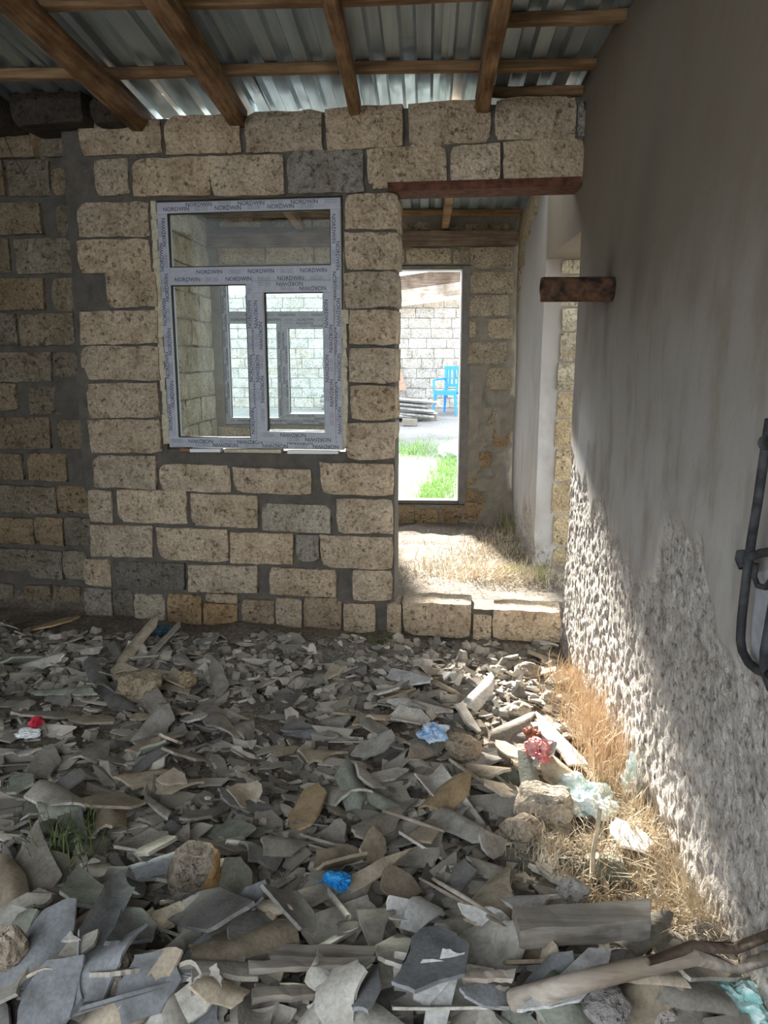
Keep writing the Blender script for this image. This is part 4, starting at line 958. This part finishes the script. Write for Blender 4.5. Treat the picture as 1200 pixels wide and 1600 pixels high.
stick([(655, 1388), (720, 1425), (790, 1466)], [.003, .007, .002], 'longer splintered wood strip near the cream dished piece', cat='splinter', name='splinter', lift=.03)
stick([(676, 1392), (730, 1425), (785, 1460)], [.005, .006, .002], 'shorter splintered wood strip beside the longer splinter', cat='splinter', name='splinter', lift=.035)
stick([(505, 1390), (525, 1420), (545, 1445)], [.007, .008, .007], 'short grey broken stick in front of the bright blue scrap', 'lath', lift=.02)
p = ground_at(925, 1372); m = MB(); m.tube([Vector((0, 0, 0)), Vector((.006, .03, .05)), Vector((.02, .05, .11)), Vector((.025, .06, .17))], [.007, .006, .005, .005], 6)
tag(m.build('dry_stalk', 'straw', None, True, loc=p), 'single dry plant stalk standing in front of the teal bag', 'stalk')

# ------------------------------------------------------------------ bags, rags and scraps
def crumple(px, py, wd, dp, ht, mat, name, label, cat, seed, rot=0):
    import bmesh
    from mathutils import noise as mn
    p = ground_at(px, py); bmx = bmesh.new(); bmesh.ops.create_icosphere(bmx, subdivisions=5, radius=1)
    for v in bmx.verts:
        c = v.co.copy(); q = Vector((seed*5.3, seed*2.1, 0))
        r = 1+0.6*mn.noise(c*1.5+q)+0.35*(0.5-abs(mn.noise(c*3.0+q))*2)+0.10*mn.noise(c*8+q)
        v.co = c*r
        if v.co.z < -.5: v.co.z = -.5+.2*(v.co.z+.5)
    me = bpy.data.meshes.new(name); bmx.to_mesh(me); bmx.free(); me.materials.append(M[mat])
    return tag(obj(name, me, None, (p.x, p.y, p.z+ht*.28), (0, 0, rot), (wd/2, dp/2, ht/2)), label, cat)
crumple(912, 1262, .16, .17, .10, 'bag_teal', 'plastic_bag', 'crumpled white and teal plastic bag in the dry grass', 'plastic bag', 1, .5)
crumple(985, 1240, .05, .06, .14, 'bag_teal', 'plastic_scrap', 'small pale plastic scrap standing in grass against the wall', 'plastic scrap', 2)
crumple(1150, 1580, .11, .13, .08, 'bag_deep', 'plastic_bag', 'turquoise plastic bag at the foot of the plastered wall near the pole', 'plastic bag', 3, .7)
crumple(677, 1153, .10, .09, .06, 'bag_blue', 'plastic_bag', 'pale blue crumpled plastic bag on the slate before the step', 'plastic bag', 4)
crumple(522, 1388, .07, .05, .045, 'bag_bright', 'plastic_scrap', 'bright blue plastic scrap on the dark slate heap', 'plastic scrap', 5)
crumple(256, 990, .11, .07, .05, 'bag_dark', 'plastic_scrap', 'dark blue plastic scrap at the wall foot below the window', 'plastic scrap', 6)
crumple(843, 1180, .08, .09, .06, 'rag', 'rag', 'pink crumpled rag beside the pale angular channel piece', 'rag', 7, .6)
crumple(830, 1150, .05, .05, .04, 'tile', 'tile_fragment', 'orange-brown tile fragment just behind the pink rag', 'tile fragment', 8)
crumple(58, 1136, .04, .05, .05, 'red', 'plastic_scrap', 'small red plastic scrap in the dark rubble at the picture edge', 'plastic scrap', 9)
crumple(45, 1150, .07, .05, .03, 'white', 'paper_scrap', 'grey white paper scrap next to the red scrap', 'paper scrap', 10)

# ------------------------------------------------------------------ dry grass, straw, weeds
def blades(name, spots, n, h, wd, lean_, mat, label, cat, zf, curl=.6):
    m = MB()
    for _ in range(n):
        x, y, sx, sy, hk = random.choice(spots); bx_, by_ = x+random.gauss(0, sx), y+random.gauss(0, sy)
        if bx_ > RW-0.012 and by_ < OPY0: bx_ = RW-0.012-random.random()*.03
        z = float(zf(bx_, by_)); hh = h*hk*random.uniform(.4, 1.15); a = random.random()*6.283; l = abs(random.gauss(0, lean_))
        d = Vector((math.cos(a)*l, math.sin(a)*l, 1)).normalized(); side = Vector((-math.sin(a+random.uniform(-.8, .8)), math.cos(a), 0))*wd*random.uniform(.6, 1.2)
        p0 = Vector((bx_, by_, z-.005)); p1 = p0+d*hh*.55; dn = Vector((d.x*(1+curl)+random.gauss(0, .25), d.y*(1+curl)+random.gauss(0, .25), d.z*(1-curl*.6))).normalized(); p2 = p1+dn*hh*.5
        for q in (p1, p2):
            if q.x > RW-.008 and q.y < OPY0: q.x = RW-.008
        m.add([p0-side, p0+side, p1+side*.7, p1-side*.7, p2], [(0, 1, 2, 3), (3, 2, 4)])
    o = m.build(name, mat); o['kind'] = 'stuff'; return tag(o, label, cat)
zf = lambda x, y: hget(x, y)
sp = []
for px, py, sx, sy, hk in ((915, 1075, .05, .10, 1.1), (935, 1120, .05, .08, 1.35), (945, 1170, .05, .08, 1.5), (960, 1210, .06, .07, 1.0), (900, 1040, .05, .08, .8)):
    p = onz(px, py, .1); sp.append((min(p.x, RW-.05), p.y, sx, sy, hk))
blades('dry_grass', sp, 1100, .17, .0019, .55, 'rustgrass', 'reddish dry grass clump standing against the worn plaster', 'dry grass', zf)
sp = []
for px, py, sx, sy, hk in ((1000, 1260, .05, .06, 1.0), (1040, 1300, .05, .06, 1.15), (1070, 1350, .05, .06, 1.2), (1090, 1400, .05, .05, 1.1), (1000, 1330, .08, .07, .7), (960, 1290, .08, .07, .6), (1040, 1400, .08, .06, .8), (900, 1320, .07, .06, .45), (930, 1370, .07, .05, .6), (1120, 1440, .03, .05, .9), (860, 1300, .05, .05, .35)):
    p = onz(px, py, .12); sp.append((min(p.x, RW-.04), p.y, sx, sy, hk))
blades('dry_grass', sp, 3000, .13, .0019, .9, 'straw', 'pale dry straw spread along the sunlit foot of the wall', 'dry grass', zf, .8)
sp = []
for px, py, sx, sy in ((780, 860, .16, .3), (740, 880, .2, .25), (800, 830, .1, .4), (700, 900, .25, .15), (820, 915, .12, .1), (770, 910, .2, .12)):
    p = onz(px, py, .09); sp.append((p.x, p.y, sx, sy, 1.0))
fz = lambda x, y: floor_z(x, y)
blades('straw_litter', sp, 5200, .10, .0022, 2.2, 'straw', 'dry straw scattered on the lean-to floor beyond the doorway step', 'straw', lambda x, y: float(fz(np.array(x), np.array(y))) if y > 4.05 else float(fz(np.array(x), np.array(4.2))), .5)
p = onz(805, 815, .09); p2 = onz(822, 905, .1)
blades('green_weed', [(p.x-.06, p.y-.25, .04, .10, 1), (p2.x-.06, p2.y, .05, .05, .6), (p2.x+.08, p2.y-.1, .03, .05, .7)], 240, .20, .002, .5, m_blade('yellow_green', (0.20, 0.22, 0.07), (0.46, 0.44, 0.20)), 'yellow-green weeds at the foot of the lean-to wall', 'weeds', lambda x, y: float(fz(np.array(x), np.array(y))))
p = ground_at(108, 1335)
blades('green_weed', [(p.x, p.y, .05, .05, 1)], 130, .13, .0018, .7, 'weed', 'thin green weeds growing through slate in the shaded heap', 'weeds', zf)
p = onz(597, 998, .02)
blades('green_weed', [(p.x, p.y, .03, .02, .5)], 90, .12, .002, .7, 'weed', 'small green weed tuft at the foot of the pier', 'weeds', zf)

# ------------------------------------------------------------------ courtyard
yz = lambda x, y: float(yard_z(np.array(x), np.array(y)))
sp = []
for px, py, sx, sy in ((690, 760, .12, .35), (700, 740, .10, .35), (675, 765, .08, .3), (665, 708, .25, .45), (635, 712, .15, .3), (705, 725, .1, .4)):
    p = onz(px, py, .2); sp.append((p.x, p.y, sx, sy, 1))
blades('yard_grass', sp, 2600, .11, .005, .6, 'green', 'bright green grass growing in the courtyard beyond the far door', 'grass', yz)
def chair():
    p = onz(703, 649, .37); root = empty('plastic_chair', (p.x, p.y, yz(p.x, p.y)), R(-28)); Wd, sh = .46, .42
    m = MB(); m.box((0, 0, sh), (Wd, .44, .025)); m.box((0, -.22, sh-.03), (Wd, .02, .06)); m.box((0, .22, sh-.03), (Wd, .02, .06)); m.build('seat', 'chair', root)
    b = MB(); b.box((-Wd/2+.025, .235, sh+.22), (.05, .03, .44), Matrix.Rotation(R(0), 4, 'X')); b.box((Wd/2-.025, .235, sh+.22), (.05, .03, .44)); b.box((0, .24, sh+.42), (Wd, .03, .07)); b.box((0, .235, sh+.10), (Wd, .025, .05))
    bo = b.build('backrest', 'chair', root)
    for k in range(4): s = MB(); s.box((-.132+k*.088, .238, sh+.25), (.045, .014, .3)); s.build('slat', 'chair', bo)
    for sx in (-1, 1):
        for sy in (-1, 1):
            l = MB(); l.tube([(sx*(Wd/2-.03), sy*.2, sh), (sx*(Wd/2+.005), sy*.235, 0)], [.03, .02], 6); l.build('leg', 'chair', root)
        a = MB(); a.tube([(sx*Wd/2, -.2, sh), (sx*(Wd/2+.02), -.19, sh+.2), (sx*(Wd/2+.01), 0, sh+.22), (sx*Wd/2, .23, sh+.22)], .02, 6); a.build('armrest', 'chair', root)
    tag(root, 'blue plastic armchair with slatted back against the courtyard wall', 'chair')
chair()
names = ['bottom', 'second from the bottom', 'third from the bottom', 'third from the top', 'second from the top', 'top']
for k in range(6):
    m = MB(); L = random.uniform(1.6, 1.9); n = 36; v = []; f = []
    for i in range(2):
        for j in range(n+1): v.append(((i-.5)*L, (j/n-.5)*.95, .028*math.sin(j/n*7*2*math.pi)-.05*abs(j/n-.5)))
    N = len(v); v += [(a, b, c-.008) for a, b, c in v]
    for j in range(n): f += [(j, n+1+j, n+2+j, j+1), (N+j+1, N+n+2+j, N+n+1+j, N+j)]
    f += [(0, 1+0, N+1, N), (n+1, N+n+1, N+n+2, n+2)]
    p = onz(628, 652, .37); o = obj('roofing_sheet', mesh('roofing_sheet', v, f, 'slate'), None, (p.x-.42+random.uniform(-.1, .1), p.y-.55+random.uniform(-.08, .08), .45+k*.06), (R(-3+random.uniform(-3, 3)), R(6), R(20+random.uniform(-12, 12))), None, (0.46, 0.46, 0.45))
    tag(o, f'grey corrugated roofing sheet, {names[k]} in the courtyard stack', 'roofing sheet', 'stacked roofing sheets')
for q, (px, py) in enumerate(((670, 655), (640, 660))):
    p = onz(px, py+2, .36); m = MB(); m.box((0, 0, .05), (.25, .16, .10), None, .012); tag(m.build('concrete_block', 'mortar2', loc=(p.x, p.y, yz(p.x, p.y))), ['small dark block propping the near end of the stacked sheets', 'small dark block under the middle of the stacked sheets'][q], 'block')
m = MB(); A = ony(626, 610, 15.3); m.add([Vector((-.45, 0, 0)), Vector((.12, 0, 0)), Vector((-.05, .2, .55)), Vector((-.45, .2, .62)), Vector((-.45, .03, 0)), Vector((.12, .03, 0)), Vector((-.05, .23, .55)), Vector((-.45, .23, .62))],
    [(0, 1, 2, 3), (7, 6, 5, 4), (0, 4, 5, 1), (1, 5, 6, 2), (2, 6, 7, 3), (3, 7, 4, 0)])
tag(m.build('board', m_plain('tan_board', (0.40, 0.27, 0.20), .8, .2, .2), loc=A), 'tan board leaning on the courtyard wall behind the sheets', 'board')
p = onz(708, 712, .24); m = MB()
crumple_loc = p
import bmesh
from mathutils import noise as mn
bmx = bmesh.new(); bmesh.ops.create_icosphere(bmx, subdivisions=3, radius=1)
for v in bmx.verts: v.co *= 1+.3*mn.noise(v.co*1.7)+.12*mn.noise(v.co*5)
me = bpy.data.meshes.new('white_sack'); bmx.to_mesh(me); bmx.free(); me.materials.append(M['white'])
tag(obj('white_sack', me, None, (p.x+.05, p.y, yz(p.x, p.y)+.08), None, (.22, .2, .13)), 'white sack lying behind the courtyard grass', 'sack')
